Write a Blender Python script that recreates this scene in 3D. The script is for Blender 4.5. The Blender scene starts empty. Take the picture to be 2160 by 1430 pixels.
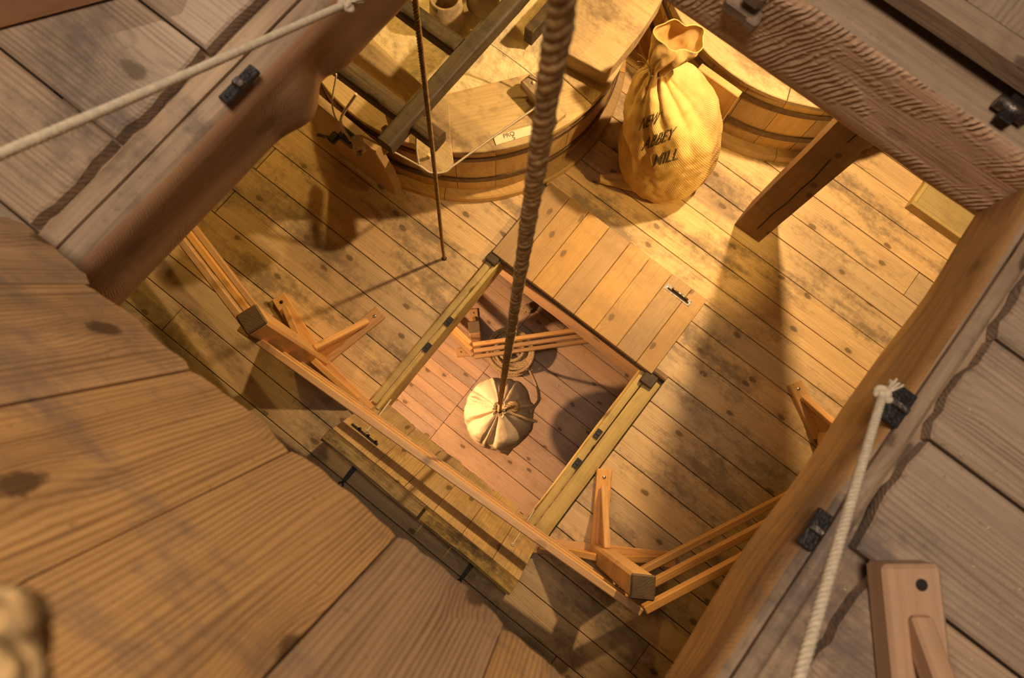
import bpy, bmesh, math, random
from math import sin, cos, pi, radians, exp
from mathutils import Vector, Matrix, noise
from mathutils.bvhtree import BVHTree

random.seed(7)
scn = bpy.context.scene
COL = scn.collection

# ------------------------------------------------------------------ camera, light, exposure
# world: metres, z up, middle floor at z = 0; floorboards run along x
def cam_axes():
    F, NX, NY, TH = 1440., -46., 272., .676
    Z = -Vector((NX, NY, F)).normalized()
    a = Vector((cos(TH), sin(TH), 0)); X = (a - Z * a.dot(Z)).normalized(); Y = Z.cross(X)
    return X, Y, Z
AX, AY, AZ = cam_axes()
cd = bpy.data.cameras.new('camera'); cam = bpy.data.objects.new('camera', cd); COL.objects.link(cam)
cd.sensor_width = 36; cd.lens = 24; cd.clip_start = .02; cd.clip_end = 60
r = Vector((AX[0], AY[0], AZ[0])); dn = Vector((AX[1], AY[1], AZ[1])); fw = Vector((AX[2], AY[2], AZ[2]))
M = Matrix.Identity(4)
for i in range(3):
    M[i][0] = r[i]; M[i][1] = -dn[i]; M[i][2] = -fw[i]
M[0][3], M[1][3], M[2][3] = 0, 0, 4.0
cam.matrix_world = M
cd.dof.use_dof = True; cd.dof.focus_distance = 3.9; cd.dof.aperture_fstop = 5.0
scn.camera = cam

vs = scn.view_settings
vs.view_transform = 'Standard'; vs.look = 'None'; vs.gamma = 1; vs.use_curve_mapping = False
vs.exposure = 0.0

w = bpy.data.worlds.new('world'); scn.world = w; w.use_nodes = True
bg = w.node_tree.nodes['Background']; bg.inputs[0].default_value = (1, .80, .62, 1); bg.inputs[1].default_value = .035

def lamp(name, kind, loc, energy, color, size=.1, target=None, size_y=None, spot=None, blend=.5):
    l = bpy.data.lights.new(name, kind); o = bpy.data.objects.new(name, l); COL.objects.link(o)
    o.location = loc; l.energy = energy; l.color = color
    if kind == 'AREA':
        l.size = size
        if size_y: l.shape = 'RECTANGLE'; l.size_y = size_y
    else: l.shadow_soft_size = size
    if kind == 'SPOT': l.spot_size = radians(spot); l.spot_blend = blend
    if target is not None:
        o.rotation_euler = (Vector(target) - Vector(loc)).to_track_quat('-Z', 'Y').to_euler()
    return o
lamp('stone_floor_lamp', 'SPOT', (.04, 2.80, 2.55), 430, (1, .66, .31), .055, (.55, .75, 0), spot=146, blend=.7)
lamp('stone_floor_left_lamp', 'POINT', (-3.05, 2.3, 2.45), 115, (1, .66, .19), .05)
lamp('stone_floor_right_lamp', 'SPOT', (2.05, 2.15, 2.35), 360, (1, .62, .18), .09, (-.48, 1.93, 0), spot=37, blend=.7)
lamp('basement_lamp', 'POINT', (-1.35, -.38, -.36), 260, (1, .58, .27), .05)
lamp('upper_floor_daylight', 'AREA', (-.25, .22, 6.3), 100, (1, .79, .60), 1.1, (.1, .3, 2.95))
lamp('upper_floor_sunbeam', 'SPOT', (-2.0, 2.9, 5.6), 330, (1, .86, .68), .04, (-.865, .275, 2.95), spot=4.0, blend=.4)
lamp('upper_floor_window', 'AREA', (-2.6, 2.4, 5.4), 8, (1, .86, .72), .8, (-.7, .2, 2.95))

# ------------------------------------------------------------------ materials
def newgroup():
    g = bpy.data.node_groups.new('wood_grain', 'ShaderNodeTree')
    I = g.interface
    def s(n, t, d, io='INPUT'):
        k = I.new_socket(n, in_out=io, socket_type=t)
        if d is not None: k.default_value = d
    s('Light', 'NodeSocketColor', (.5, .35, .2, 1)); s('Dark', 'NodeSocketColor', (.2, .12, .06, 1)); s('Stain', 'NodeSocketColor', (.15, .12, .1, 1))
    s('Rings', 'NodeSocketFloat', 1.); s('RingScale', 'NodeSocketFloat', 60.); s('StainAmt', 'NodeSocketFloat', .4)
    s('Knots', 'NodeSocketFloat', 1.); s('Rough', 'NodeSocketFloat', .6); s('Bump', 'NodeSocketFloat', .3); s('Saw', 'NodeSocketFloat', 0.); s('Dust', 'NodeSocketFloat', .2); s('SawScale', 'NodeSocketFloat', 26.)
    s('Shader', 'NodeSocketShader', None, 'OUTPUT')
    N = g.nodes; L = g.links
    gi = N.new('NodeGroupInput'); go = N.new('NodeGroupOutput')
    def nd(t, **k):
        n = N.new(t)
        for a, b in k.items(): setattr(n, a, b)
        return n
    def put(sock, v):
        if hasattr(v, 'links') or hasattr(v, 'is_output'): L.new(v, sock)
        else: sock.default_value = v
    def math_(op, a, b=0., c=0., cl=False):
        n = nd('ShaderNodeMath', operation=op, use_clamp=cl)
        put(n.inputs[0], a); put(n.inputs[1], b); put(n.inputs[2], c); return n.outputs[0]
    def vmul(v, t):
        n = nd('ShaderNodeVectorMath', operation='MULTIPLY'); put(n.inputs[0], v); n.inputs[1].default_value = t; return n.outputs[0]
    def noi(v, sc, det=3., rough=.55):
        n = nd('ShaderNodeTexNoise'); put(n.inputs['Vector'], v); n.inputs['Scale'].default_value = sc; n.inputs['Detail'].default_value = det; n.inputs['Roughness'].default_value = rough
        return n.outputs[0]
    def mix(f, a, b, bt='MIX'):
        n = nd('ShaderNodeMix', data_type='RGBA', blend_type=bt); put(n.inputs[0], f); put(n.inputs[6], a); put(n.inputs[7], b); return n.outputs[2]
    def ramp(v, lo, hi, a=0., b=1., sm=True):
        n = nd('ShaderNodeMapRange', interpolation_type='SMOOTHSTEP' if sm else 'LINEAR'); put(n.inputs[0], v)
        for i, q in zip((1, 2, 3, 4), (lo, hi, a, b)): n.inputs[i].default_value = q
        return n.outputs[0]
    tc = nd('ShaderNodeTexCoord'); oi = nd('ShaderNodeObjectInfo'); geo = nd('ShaderNodeNewGeometry')
    rv = nd('ShaderNodeCombineXYZ')
    for i, q in enumerate((31.7, 17.3, 9.1)): L.new(math_('MULTIPLY', oi.outputs['Random'], q), rv.inputs[i])
    add = nd('ShaderNodeVectorMath', operation='ADD'); L.new(tc.outputs['Object'], add.inputs[0]); L.new(rv.outputs[0], add.inputs[1])
    P = add.outputs[0]
    # knots
    vo = nd('ShaderNodeTexVoronoi', feature='F1', voronoi_dimensions='2D')
    spk = nd('ShaderNodeSeparateXYZ'); L.new(P, spk.inputs[0]); cbk = nd('ShaderNodeCombineXYZ')
    L.new(math_('MULTIPLY', spk.outputs[0], 2.9), cbk.inputs[0]); L.new(math_('MULTIPLY', math_('ADD', spk.outputs[1], spk.outputs[2]), 5.2), cbk.inputs[1]); L.new(cbk.outputs[0], vo.inputs['Vector']); vo.inputs['Scale'].default_value = 1.; vo.inputs['Randomness'].default_value = 1.
    sepc = nd('ShaderNodeSeparateColor'); L.new(vo.outputs['Color'], sepc.inputs[0])
    gate = math_('MULTIPLY', math_('GREATER_THAN', sepc.outputs[0], .40), gi.outputs['Knots'])
    d = math_('ADD', vo.outputs['Distance'], math_('MULTIPLY', math_('SUBTRACT', noi(P, 32., 3.), .5), .10))
    kn = math_('MULTIPLY', ramp(d, .050, .095, 1., 0.), gate)
    halo = math_('MULTIPLY', ramp(d, .06, .34, 1., 0.), gate)
    def nodeskew(v):
        sp_ = nd('ShaderNodeSeparateXYZ'); L.new(v, sp_.inputs[0]); cb = nd('ShaderNodeCombineXYZ')
        L.new(math_('ADD', math_('SUBTRACT', sp_.outputs[0], math_('MULTIPLY', sp_.outputs[2], .5)), math_('MULTIPLY', sp_.outputs[1], .2)), cb.inputs[0])
        L.new(math_('MULTIPLY', sp_.outputs[1], .3), cb.inputs[1]); L.new(math_('MULTIPLY', sp_.outputs[2], .45), cb.inputs[2]); return cb.outputs[0]
    # rings
    sep = nd('ShaderNodeSeparateXYZ'); L.new(P, sep.inputs[0])
    warp = noi(vmul(P, (.9, 5., 5.)), 1.5, 2.)
    yy = math_('ADD', sep.outputs[1], math_('MULTIPLY', sep.outputs[2], .6))
    t = math_('MULTIPLY', yy, gi.outputs['RingScale'])
    wp2 = math_('MULTIPLY', math_('MULTIPLY', noi(vmul(P, (.35, 11., 11.)), 1., 2.), gi.outputs['RingScale']), .05)
    t = math_('ADD', math_('ADD', t, wp2), math_('MULTIPLY', warp, 11.))
    t = math_('ADD', t, math_('MULTIPLY', halo, 5.))
    ring = math_('ADD', math_('MULTIPLY', math_('SINE', math_('MULTIPLY', t, 2.2)), .5), .5)
    ring = math_('MULTIPLY', math_('POWER', ring, 2.2), ramp(noi(vmul(P, (1., 7., 7.)), 1.6, 3.), .30, .62, .30, 1.1))
    fib = noi(vmul(P, (5., 150., 150.)), 1., 3., .6)
    fib2 = noi(vmul(P, (1.2, 26., 26.)), 1., 3., .6)
    f = math_('ADD', math_('MULTIPLY', math_('MULTIPLY', ring, gi.outputs['Rings']), .55), math_('MULTIPLY', math_('SUBTRACT', fib, .38), .9))
    f = math_('ADD', f, math_('MULTIPLY', math_('SUBTRACT', fib2, .45), .9), cl=True) if False else math_('ADD', f, math_('MULTIPLY', math_('SUBTRACT', fib2, .45), .9), 0., True)
    c = mix(f, gi.outputs['Light'], gi.outputs['Dark'])
    # per plank tint
    tint = nd('ShaderNodeHueSaturation'); L.new(c, tint.inputs['Color']); L.new(math_('ADD', .82, math_('MULTIPLY', oi.outputs['Random'], .36)), tint.inputs['Value'])
    L.new(math_('ADD', .88, math_('MULTIPLY', oi.outputs['Random'], .2)), tint.inputs['Saturation'])
    c = tint.outputs[0]
    # wear stains in patches along the grain, and fine dirt
    st = noi(vmul(geo.outputs['Position'], (.9, 2.8, 2.8)), 1.5, 7., .66)
    st2 = noi(P, 26., 4., .7)
    s1 = math_('MULTIPLY', ramp(math_('ADD', st, math_('MULTIPLY', math_('SUBTRACT', st2, .5), .28)), .46, .66), gi.outputs['StainAmt'])
    c = mix(s1, c, gi.outputs['Stain'])
    du = ramp(noi(vmul(P, (4., 9., 9.)), 3.3, 5., .7), .55, .75)
    c = mix(math_('MULTIPLY', du, gi.outputs['Dust']), c, gi.outputs['Light'])
    sp = math_('MULTIPLY', ramp(noi(P, 75., 2., .5), .66, .74), .5)
    c = mix(math_('MULTIPLY', sp, gi.outputs['StainAmt']), c, gi.outputs['Dark'])
    dk = mix(.75, gi.outputs['Dark'], (.02, .014, .009, 1))
    c = mix(math_('MULTIPLY', kn, .85), c, dk)
    c = mix(math_('MULTIPLY', halo, .28), c, gi.outputs['Dark'])
    # saw marks: rows across the beam, broken up by noise; pale highlights painted on
    sw = nd('ShaderNodeTexWave', wave_type='BANDS', bands_direction='X', wave_profile='SIN'); L.new(nodeskew(P), sw.inputs['Vector'])
    L.new(gi.outputs['SawScale'], sw.inputs['Scale']); sw.inputs['Distortion'].default_value = 5.5; sw.inputs['Detail'].default_value = 3.; sw.inputs['Detail Scale'].default_value = 1.3
    swm = math_('MULTIPLY', math_('MULTIPLY', sw.outputs[1], ramp(noi(vmul(P, (6., 14., 14.)), 1., 3.), .42, .62)), gi.outputs['Saw'])
    c = mix(math_('MULTIPLY', swm, .6), c, gi.outputs['Light'])
    h = math_('ADD', math_('MULTIPLY', f, -.5), math_('MULTIPLY', st2, .35))
    h = math_('ADD', h, math_('MULTIPLY', kn, -.8))
    h = math_('ADD', h, math_('MULTIPLY', swm, 1.6))
    bp = nd('ShaderNodeBump'); L.new(h, bp.inputs['Height']); L.new(gi.outputs['Bump'], bp.inputs['Strength']); bp.inputs['Distance'].default_value = .004
    pb = nd('ShaderNodeBsdfPrincipled'); L.new(c, pb.inputs['Base Color']); L.new(bp.outputs[0], pb.inputs['Normal'])
    L.new(math_('ADD', gi.outputs['Rough'], math_('MULTIPLY', math_('SUBTRACT', st2, .5), .3)), pb.inputs['Roughness'])
    pb.inputs['Specular IOR Level'].default_value = .35
    L.new(pb.outputs[0], go.inputs[0])
    return g
WG = newgroup()
def wood(name, light, dark, stain=(.10, .08, .065), **k):
    m = bpy.data.materials.new(name); m.use_nodes = True; nt = m.node_tree; nt.nodes.clear()
    g = nt.nodes.new('ShaderNodeGroup'); g.node_tree = WG; o = nt.nodes.new('ShaderNodeOutputMaterial'); nt.links.new(g.outputs[0], o.inputs[0])
    g.inputs['Light'].default_value = (*light, 1); g.inputs['Dark'].default_value = (*dark, 1); g.inputs['Stain'].default_value = (*stain, 1)
    for a, b in k.items(): g.inputs[a].default_value = b
    return m
def plain(name, col, rough=.6, metal=0., nscale=30., namt=.35, bump=.2, bscale=None, stretch=(1, 1, 1), dark=None, dist=.004):
    m = bpy.data.materials.new(name); m.use_nodes = True; nt = m.node_tree; b = nt.nodes['Principled BSDF']
    tc = nt.nodes.new('ShaderNodeTexCoord'); mp = nt.nodes.new('ShaderNodeMapping'); mp.inputs['Scale'].default_value = stretch
    nt.links.new(tc.outputs['Object'], mp.inputs[0])
    n = nt.nodes.new('ShaderNodeTexNoise'); n.inputs['Scale'].default_value = nscale; n.inputs['Detail'].default_value = 5; nt.links.new(mp.outputs[0], n.inputs['Vector'])
    mx = nt.nodes.new('ShaderNodeMix'); mx.data_type = 'RGBA'
    rm = nt.nodes.new('ShaderNodeMapRange'); rm.inputs[1].default_value = .35; rm.inputs[2].default_value = .7; nt.links.new(n.outputs[0], rm.inputs[0])
    nt.links.new(rm.outputs[0], mx.inputs[0]); mx.inputs[6].default_value = (*col, 1)
    dk = dark or tuple(q * (1 - namt) for q in col); mx.inputs[7].default_value = (*dk, 1)
    nt.links.new(mx.outputs[2], b.inputs['Base Color']); b.inputs['Roughness'].default_value = rough; b.inputs['Metallic'].default_value = metal
    b.inputs['Specular IOR Level'].default_value = .3
    n2 = nt.nodes.new('ShaderNodeTexNoise'); n2.inputs['Scale'].default_value = bscale or nscale * 3; n2.inputs['Detail'].default_value = 4; nt.links.new(mp.outputs[0], n2.inputs['Vector'])
    bp = nt.nodes.new('ShaderNodeBump'); bp.inputs['Strength'].default_value = bump; bp.inputs['Distance'].default_value = dist; nt.links.new(n2.outputs[0], bp.inputs['Height']); nt.links.new(bp.outputs[0], b.inputs['Normal'])
    return m
def hessian(name, col, dark, sc=260.):
    m = plain(name, col, .9, 0, 9., .25, .25, 60., dark=dark)
    nt = m.node_tree; b = nt.nodes['Principled BSDF']; b.inputs['Specular IOR Level'].default_value = .1
    tc = nt.nodes['Texture Coordinate']
    wv = nt.nodes.new('ShaderNodeTexWave'); wv.wave_type = 'BANDS'; wv.bands_direction = 'DIAGONAL'; wv.inputs['Scale'].default_value = sc * .18; wv.inputs['Distortion'].default_value = .6
    nt.links.new(tc.outputs['UV'], wv.inputs['Vector'])
    bp = nt.nodes.new('ShaderNodeBump'); bp.inputs['Strength'].default_value = .35; bp.inputs['Distance'].default_value = .002
    old = b.inputs['Normal'].links[0].from_socket
    nt.links.new(wv.outputs[1], bp.inputs['Height']); nt.links.new(old, bp.inputs['Normal']); nt.links.new(bp.outputs[0], b.inputs['Normal'])
    oc = b.inputs['Base Color'].links[0].from_socket
    mx = nt.nodes.new('ShaderNodeMix'); mx.data_type = 'RGBA'; mx.blend_type = 'MULTIPLY'; mx.inputs[0].default_value = .28
    nt.links.new(oc, mx.inputs[6]); nt.links.new(wv.outputs[1], mx.inputs[7]); nt.links.new(mx.outputs[2], b.inputs['Base Color'])
    return m

M_floor = wood('old_pine_floorboards', (.63, .45, .25), (.30, .19, .092), (.17, .125, .08), Rings=.5, RingScale=250., StainAmt=.8, Rough=.60, Bump=.35, Dust=.25)
M_low = wood('basement_boards', (.66, .45, .31), (.38, .22, .13), (.33, .22, .15), Rings=.5, RingScale=175., StainAmt=.45, Rough=.65, Bump=.3, Dust=.25)
M_up = wood('upper_floorboards', (.41, .29, .195), (.16, .105, .065), (.12, .095, .08), Rings=.7, RingScale=275., StainAmt=.85, Rough=.6, Bump=.5, Dust=.35)
M_leafup = wood('worn_oak_leaf_boards', (.66, .39, .175), (.20, .10, .04), (.21, .155, .12), Rings=.85, RingScale=380., StainAmt=.7, Rough=.55, Bump=.5, Dust=.25)
M_leaf = wood('lower_leaf_boards', (.50, .34, .15), (.25, .15, .06), (.20, .14, .075), Rings=.6, RingScale=175., StainAmt=.6, Rough=.6, Bump=.3)
M_lid = wood('pine_leaf_boards', (.44, .265, .098), (.30, .165, .055), (.22, .14, .06), Rings=.5, RingScale=150., StainAmt=.35, Rough=.5, Bump=.2, Dust=.2)
M_beamL = wood('red_brown_beam', (.36, .195, .10), (.22, .11, .055), (.20, .13, .085), Rings=.25, RingScale=100., StainAmt=.35, Rough=.6, Bump=.4, Saw=.22, SawScale=52., Knots=.4)
M_beamF = wood('rough_sawn_beam', (.72, .48, .31), (.38, .19, .09), (.28, .18, .11), Rings=.25, RingScale=75., StainAmt=.5, Rough=.6, Bump=.8, Saw=.9, SawScale=24., Knots=.3)
M_beamR = wood('orange_brown_beam', (.42, .23, .09), (.22, .105, .04), (.21, .135, .085), Rings=.7, RingScale=138., StainAmt=.6, Rough=.55, Bump=.6, Knots=.6, Dust=.4, Saw=.12, SawScale=30.)
M_top = wood('grimy_beam_top', (.36, .25, .16), (.14, .09, .055), (.09, .07, .06), Rings=.4, RingScale=125., StainAmt=.8, Rough=.65, Bump=.6, Dust=.5)
M_frame = wood('hatch_frame_wood', (.50, .38, .15), (.30, .20, .08), (.22, .17, .08), Rings=.3, RingScale=125., StainAmt=.4, Rough=.65, Bump=.4)
M_edge = wood('worn_edge_batten', (.46, .31, .11), (.17, .105, .04), (.09, .06, .03), Rings=.4, RingScale=150., StainAmt=1., Rough=.7, Bump=.9, Dust=.5)
M_new = wood('new_varnished_pine', (.66, .38, .15), (.46, .225, .075), (.40, .24, .11), Rings=.7, RingScale=112., StainAmt=.2, Rough=.38, Bump=.12, Knots=.4)
M_newup = wood('new_pine_upper', (.56, .33, .19), (.40, .20, .09), (.34, .23, .15), Rings=.6, RingScale=112., StainAmt=.35, Rough=.45, Bump=.15, Knots=.3)
M_posttop = wood('dark_post_top', (.17, .105, .05), (.08, .05, .025), (.06, .04, .025), Rings=.8, RingScale=225., StainAmt=.5)
M_tun = wood('tun_staves', (.52, .33, .13), (.30, .17, .06), (.24, .14, .06), Rings=.3, RingScale=100., StainAmt=.35, Rough=.45, Bump=.2, Knots=.3)
M_tunlid = wood('floury_lid_boards', (.47, .355, .20), (.27, .185, .09), (.20, .14, .08), Rings=.3, RingScale=125., StainAmt=.85, Rough=.75, Bump=.3, Dust=.6, Knots=.3)
M_horse = wood('dark_old_frame', (.085, .055, .03), (.03, .02, .012), (.02, .016, .013), Rings=.5, RingScale=125., StainAmt=.85, Rough=.6, Bump=.7, Dust=.35)
M_post = wood('dark_pine_post', (.27, .165, .09), (.15, .085, .045), (.12, .075, .045), Rings=.5, RingScale=100., StainAmt=.4, Rough=.6, Bump=.4)
M_stone = plain('floury_stone', (.74, .60, .38), .9, 0, 16., .3, .9, 26., dist=.02)
M_meal = plain('meal_dust', (.72, .60, .38), .95, 0, 40., .2, .6, 90.)
M_iron = plain('blackened_iron', (.06, .055, .055), .42, .8, 60., .5, .4)
M_wiron = plain('worn_iron', (.20, .17, .15), .35, .9, 60., .6, .5)
M_hoop = plain('rusty_hoop', (.15, .095, .055), .45, .5, 40., .4, .2)
M_steel = plain('bright_bolt', (.75, .70, .62), .22, 1., 30., .1, .05)
M_rope = plain('white_cord', (.66, .55, .40), .85, 0, 120., .25, .5, 400., dist=.002)
M_hoist = plain('hemp_hoist_rope', (.66, .43, .19), .92, 0, 60., .5, .9, 260., dist=.003)
M_cord = plain('brown_cord', (.40, .24, .085), .85, 0, 60., .5, .6, 400., dist=.002)
M_coil = plain('hemp_coil', (.62, .45, .25), .9, 0, 60., .35, .6, 300., dist=.003)
M_sack1 = hessian('yellow_hessian', (.82, .57, .24), (.66, .42, .15))
M_sack2 = hessian('pale_canvas', (.78, .62, .42), (.66, .50, .32))
M_ink = plain('black_ink', (.17, .125, .075), .9, 0, 200., .6, .1)
M_ink2 = plain('sign_ink', (.20, .14, .08), .9)
M_sign = plain('cream_card', (.85, .74, .50), .6, 0, 10., .08, .02)
M_wall = plain('dark_rubble', (.20, .17, .13), .95, 0, 3., .2, .5, 12., dist=.02)  # unseen walls, kept dark to cut bounced light
M_dark = plain('dark_under_floor', (.05, .035, .022), .95)
M_chaff = plain('pale_chaff', (.80, .66, .42), .8)
M_hole = plain('bolt_hole_dark', (.025, .018, .012), .8)

# ------------------------------------------------------------------ helpers
def link(name, me, mat=None, parent=None):
    o = bpy.data.objects.new(name, me); COL.objects.link(o)
    if mat is not None and me is not None and not me.materials: me.materials.append(mat)
    if parent is not None: adopt(o, parent)
    return o
def adopt(o, p):
    mw = o.matrix_basis.copy(); o.parent = p
    base = Matrix.Identity(4); q = p; chain = []
    while q: chain.append(q); q = q.parent
    for q in reversed(chain): base = base @ q.matrix_basis
    o.matrix_basis = base.inverted() @ mw
def place(o, mw):
    base = Matrix.Identity(4); q = o.parent; chain = []
    while q: chain.append(q); q = q.parent
    for q in reversed(chain): base = base @ q.matrix_basis
    o.matrix_basis = base.inverted() @ mw
def tag(o, label=None, cat=None, group=None, kind=None):
    if label: o['label'] = label
    if cat: o['category'] = cat
    if group: o['group'] = group
    if kind: o['kind'] = kind
    return o
def thing(name, loc, label=None, cat=None, group=None, kind=None):
    o = bpy.data.objects.new(name, None); COL.objects.link(o); o.location = loc; o.empty_display_size = .1
    return tag(o, label, cat, group, kind)
def bm_mesh(bm, name='m', smooth=False):
    me = bpy.data.meshes.new(name); bm.normal_update(); bm.to_mesh(me); bm.free()
    if smooth: me.polygons.foreach_set('use_smooth', [True] * len(me.polygons))
    return me
def boxbm(sx, sy, sz, bev=.003, c=(0, 0, 0)):
    bm = bmesh.new(); bmesh.ops.create_cube(bm, size=1)
    for v in bm.verts: v.co = Vector((v.co.x * sx + c[0], v.co.y * sy + c[1], v.co.z * sz + c[2]))
    if bev: bmesh.ops.bevel(bm, geom=bm.edges[:], offset=min(bev, .3 * min(sx, sy, sz)), segments=1, affect='EDGES', profile=.5)
    return bm
def block(name, lo, hi, mat, parent=None, bev=.003, along='x'):
    """axis-aligned block lo..hi; grain runs along the given axis"""
    s = [hi[i] - lo[i] for i in range(3)]; c = [(hi[i] + lo[i]) / 2 for i in range(3)]
    if along == 'x': R = Matrix.Identity(3); d = s
    elif along == 'y': R = Matrix.Rotation(pi / 2, 3, 'Z'); d = (s[1], s[0], s[2])
    else: R = Matrix.Rotation(-pi / 2, 3, 'Y'); d = (s[2], s[1], s[0])
    o = link(name, bm_mesh(boxbm(*d, bev), name), mat)
    o.matrix_basis = Matrix.Translation(c) @ R.to_4x4()
    if parent is not None: adopt(o, parent)
    return o
def bar(name, p0, p1, w, h, mat, parent=None, up=(0, 0, 1), bev=.004, taper=1.):
    p0, p1 = Vector(p0), Vector(p1); d = p1 - p0; X = d.normalized(); U = Vector(up); Y = U.cross(X).normalized(); Z = X.cross(Y)
    bm = boxbm(d.length, w, h, bev)
    if taper != 1:
        for v in bm.verts:
            k = 1 + (taper - 1) * (v.co.x / d.length + .5); v.co.y *= k; v.co.z *= k
    o = link(name, bm_mesh(bm, name), mat)
    R = Matrix((X, Y, Z)).transposed()
    o.matrix_basis = Matrix.Translation((p0 + p1) / 2) @ R.to_4x4()
    if parent is not None: adopt(o, parent)
    return o
def beam(name, lo, hi, mat, parent=None, along='x', amp=.006, n=70, m=7, fn=None, seed=0, topmat=None, rnd=.008):
    """hand-hewn timber: dense box whose faces and arrises wander"""
    s = [hi[i] - lo[i] for i in range(3)]; c = Vector([(hi[i] + lo[i]) / 2 for i in range(3)])
    if along == 'x': R = Matrix.Identity(3); d = s
    elif along == 'y': R = Matrix.Rotation(pi / 2, 3, 'Z'); d = (s[1], s[0], s[2])
    else: R = Matrix.Rotation(-pi / 2, 3, 'Y'); d = (s[2], s[1], s[0])
    bm = bmesh.new(); ring = []
    sec = []
    for k in range(m): sec.append((-1 + 2 * k / m, -1))
    for k in range(m): sec.append((1, -1 + 2 * k / m))
    for k in range(m): sec.append((1 - 2 * k / m, 1))
    for k in range(m): sec.append((-1, 1 - 2 * k / m))
    rows = []
    for i in range(n + 1):
        x = (i / n - .5) * d[0]; row = []
        for (a, b) in sec:
            y = a * d[1] / 2; z = b * d[2] / 2
            if abs(a) == 1 and abs(b) == 1: y -= a * rnd; z -= b * rnd
            q = Vector((x * 2.2 + seed, y * 7, z * 7))
            nv = noise.noise_vector(q) * amp + noise.noise_vector(q * 4) * amp * .35
            v = Vector((x, y + nv.y, z + nv.z))
            wv = R @ v + c
            if fn: wv = fn(wv, a, b); v = R.transposed() @ (wv - c)
            row.append(bm.verts.new(v))
        rows.append(row)
    K = len(sec)
    for i in range(n):
        for k in range(K):
            f = bm.faces.new((rows[i][k], rows[i][(k + 1) % K], rows[i + 1][(k + 1) % K], rows[i + 1][k])); f.smooth = True
            if topmat is not None and 2 * m <= k < 3 * m: f.material_index = 1
    bm.faces.new(rows[0]); bm.faces.new(list(reversed(rows[-1])))
    bmesh.ops.recalc_face_normals(bm, faces=bm.faces[:])
    me = bm_mesh(bm, name); me.materials.append(mat); me.set_sharp_from_angle(angle=radians(38))
    if topmat is not None: me.materials.append(topmat)
    o = link(name, me); o.matrix_basis = Matrix.Translation(c) @ R.to_4x4()
    if parent is not None: adopt(o, parent)
    return o
def frames(pts):
    n = len(pts); T = [(pts[min(i + 1, n - 1)] - pts[max(i - 1, 0)]).normalized() for i in range(n)]
    up = Vector((0, 0, 1)) if abs(T[0].z) < .9 else Vector((1, 0, 0)); N = (up - T[0] * up.dot(T[0])).normalized(); out = []
    for t in T:
        N = (N - t * N.dot(t)).normalized(); out.append((t, N, t.cross(N)))
    return out
def tube_into(bm, pts, rad, seg=8, cap=True):
    fr = frames(pts); rows = []
    for i, (t, N, B) in enumerate(fr):
        r_ = rad[i] if hasattr(rad, '__len__') else rad
        rows.append([bm.verts.new(pts[i] + N * cos(2 * pi * k / seg) * r_ + B * sin(2 * pi * k / seg) * r_) for k in range(seg)])
    for i in range(len(rows) - 1):
        for k in range(seg):
            f = bm.faces.new((rows[i][k], rows[i][(k + 1) % seg], rows[i + 1][(k + 1) % seg], rows[i + 1][k])); f.smooth = True
    if cap: bm.faces.new(list(reversed(rows[0]))); bm.faces.new(rows[-1])
def spline(ctrl, n):
    c = [Vector(p) for p in ctrl]; c = [c[0] * 2 - c[1]] + c + [c[-1] * 2 - c[-2]]; out = []
    segs = len(c) - 3
    for i in range(n + 1):
        u = i / n * segs; k = min(int(u), segs - 1); t = u - k; a, b, d, e = c[k:k + 4]
        out.append(.5 * ((2 * b) + (d - a) * t + (2 * a - 5 * b + 4 * d - e) * t * t + (3 * b - a - 3 * d + e) * t ** 3))
    return out
def rope_into(bm, pts, R, pitch, strands=3, seg=6, fuzz=0., fat=1.0, step=None):
    # resample
    step = step or pitch / 9
    acc = [0.]
    for i in range(1, len(pts)): acc.append(acc[-1] + (pts[i] - pts[i - 1]).length)
    L = acc[-1]; n = max(4, int(L / step)); q = []; j = 0
    for i in range(n + 1):
        s = L * i / n
        while j < len(acc) - 2 and acc[j + 1] < s: j += 1
        t = (s - acc[j]) / max(1e-9, acc[j + 1] - acc[j]); q.append(pts[j].lerp(pts[j + 1], min(1, t)))
    fr = frames(q); sr = R * .52 * fat; off = R * .5
    for k in range(strands):
        line = []
        for i, (t, N, B) in enumerate(fr):
            a = 2 * pi * (L * i / n / pitch + k / strands)
            p = q[i] + (N * cos(a) + B * sin(a)) * off
            if fuzz: p = p + noise.noise_vector(p * 60) * fuzz
            line.append(p)
        tube_into(bm, line, sr, seg)
def rope(name, ctrl, R, pitch, mat, parent=None, n=60, **k):
    bm = bmesh.new(); rope_into(bm, spline(ctrl, n), R, pitch, **k)
    o = link(name, bm_mesh(bm, name), mat)
    if parent is not None: adopt(o, parent)
    return o
def at_origin(o, loc):
    """move the object's origin to loc without moving its mesh"""
    loc = Vector(loc); o.data.transform(Matrix.Translation(-loc)); o.location = loc; return o
def knot_into(bm, c, r_, tr, seg=7, turns=3, seed=0):
    c = Vector(c); pts = []
    n = 26 * turns
    for i in range(n + 1):
        a = 2 * pi * turns * i / n
        pts.append(c + Vector((cos(a) * (r_ + .5 * r_ * cos(a * 2 / 3 + seed)), sin(a) * r_ * .8, .6 * r_ * sin(a * 4 / 3 + seed))))
    tube_into(bm, pts, tr, seg)
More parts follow.
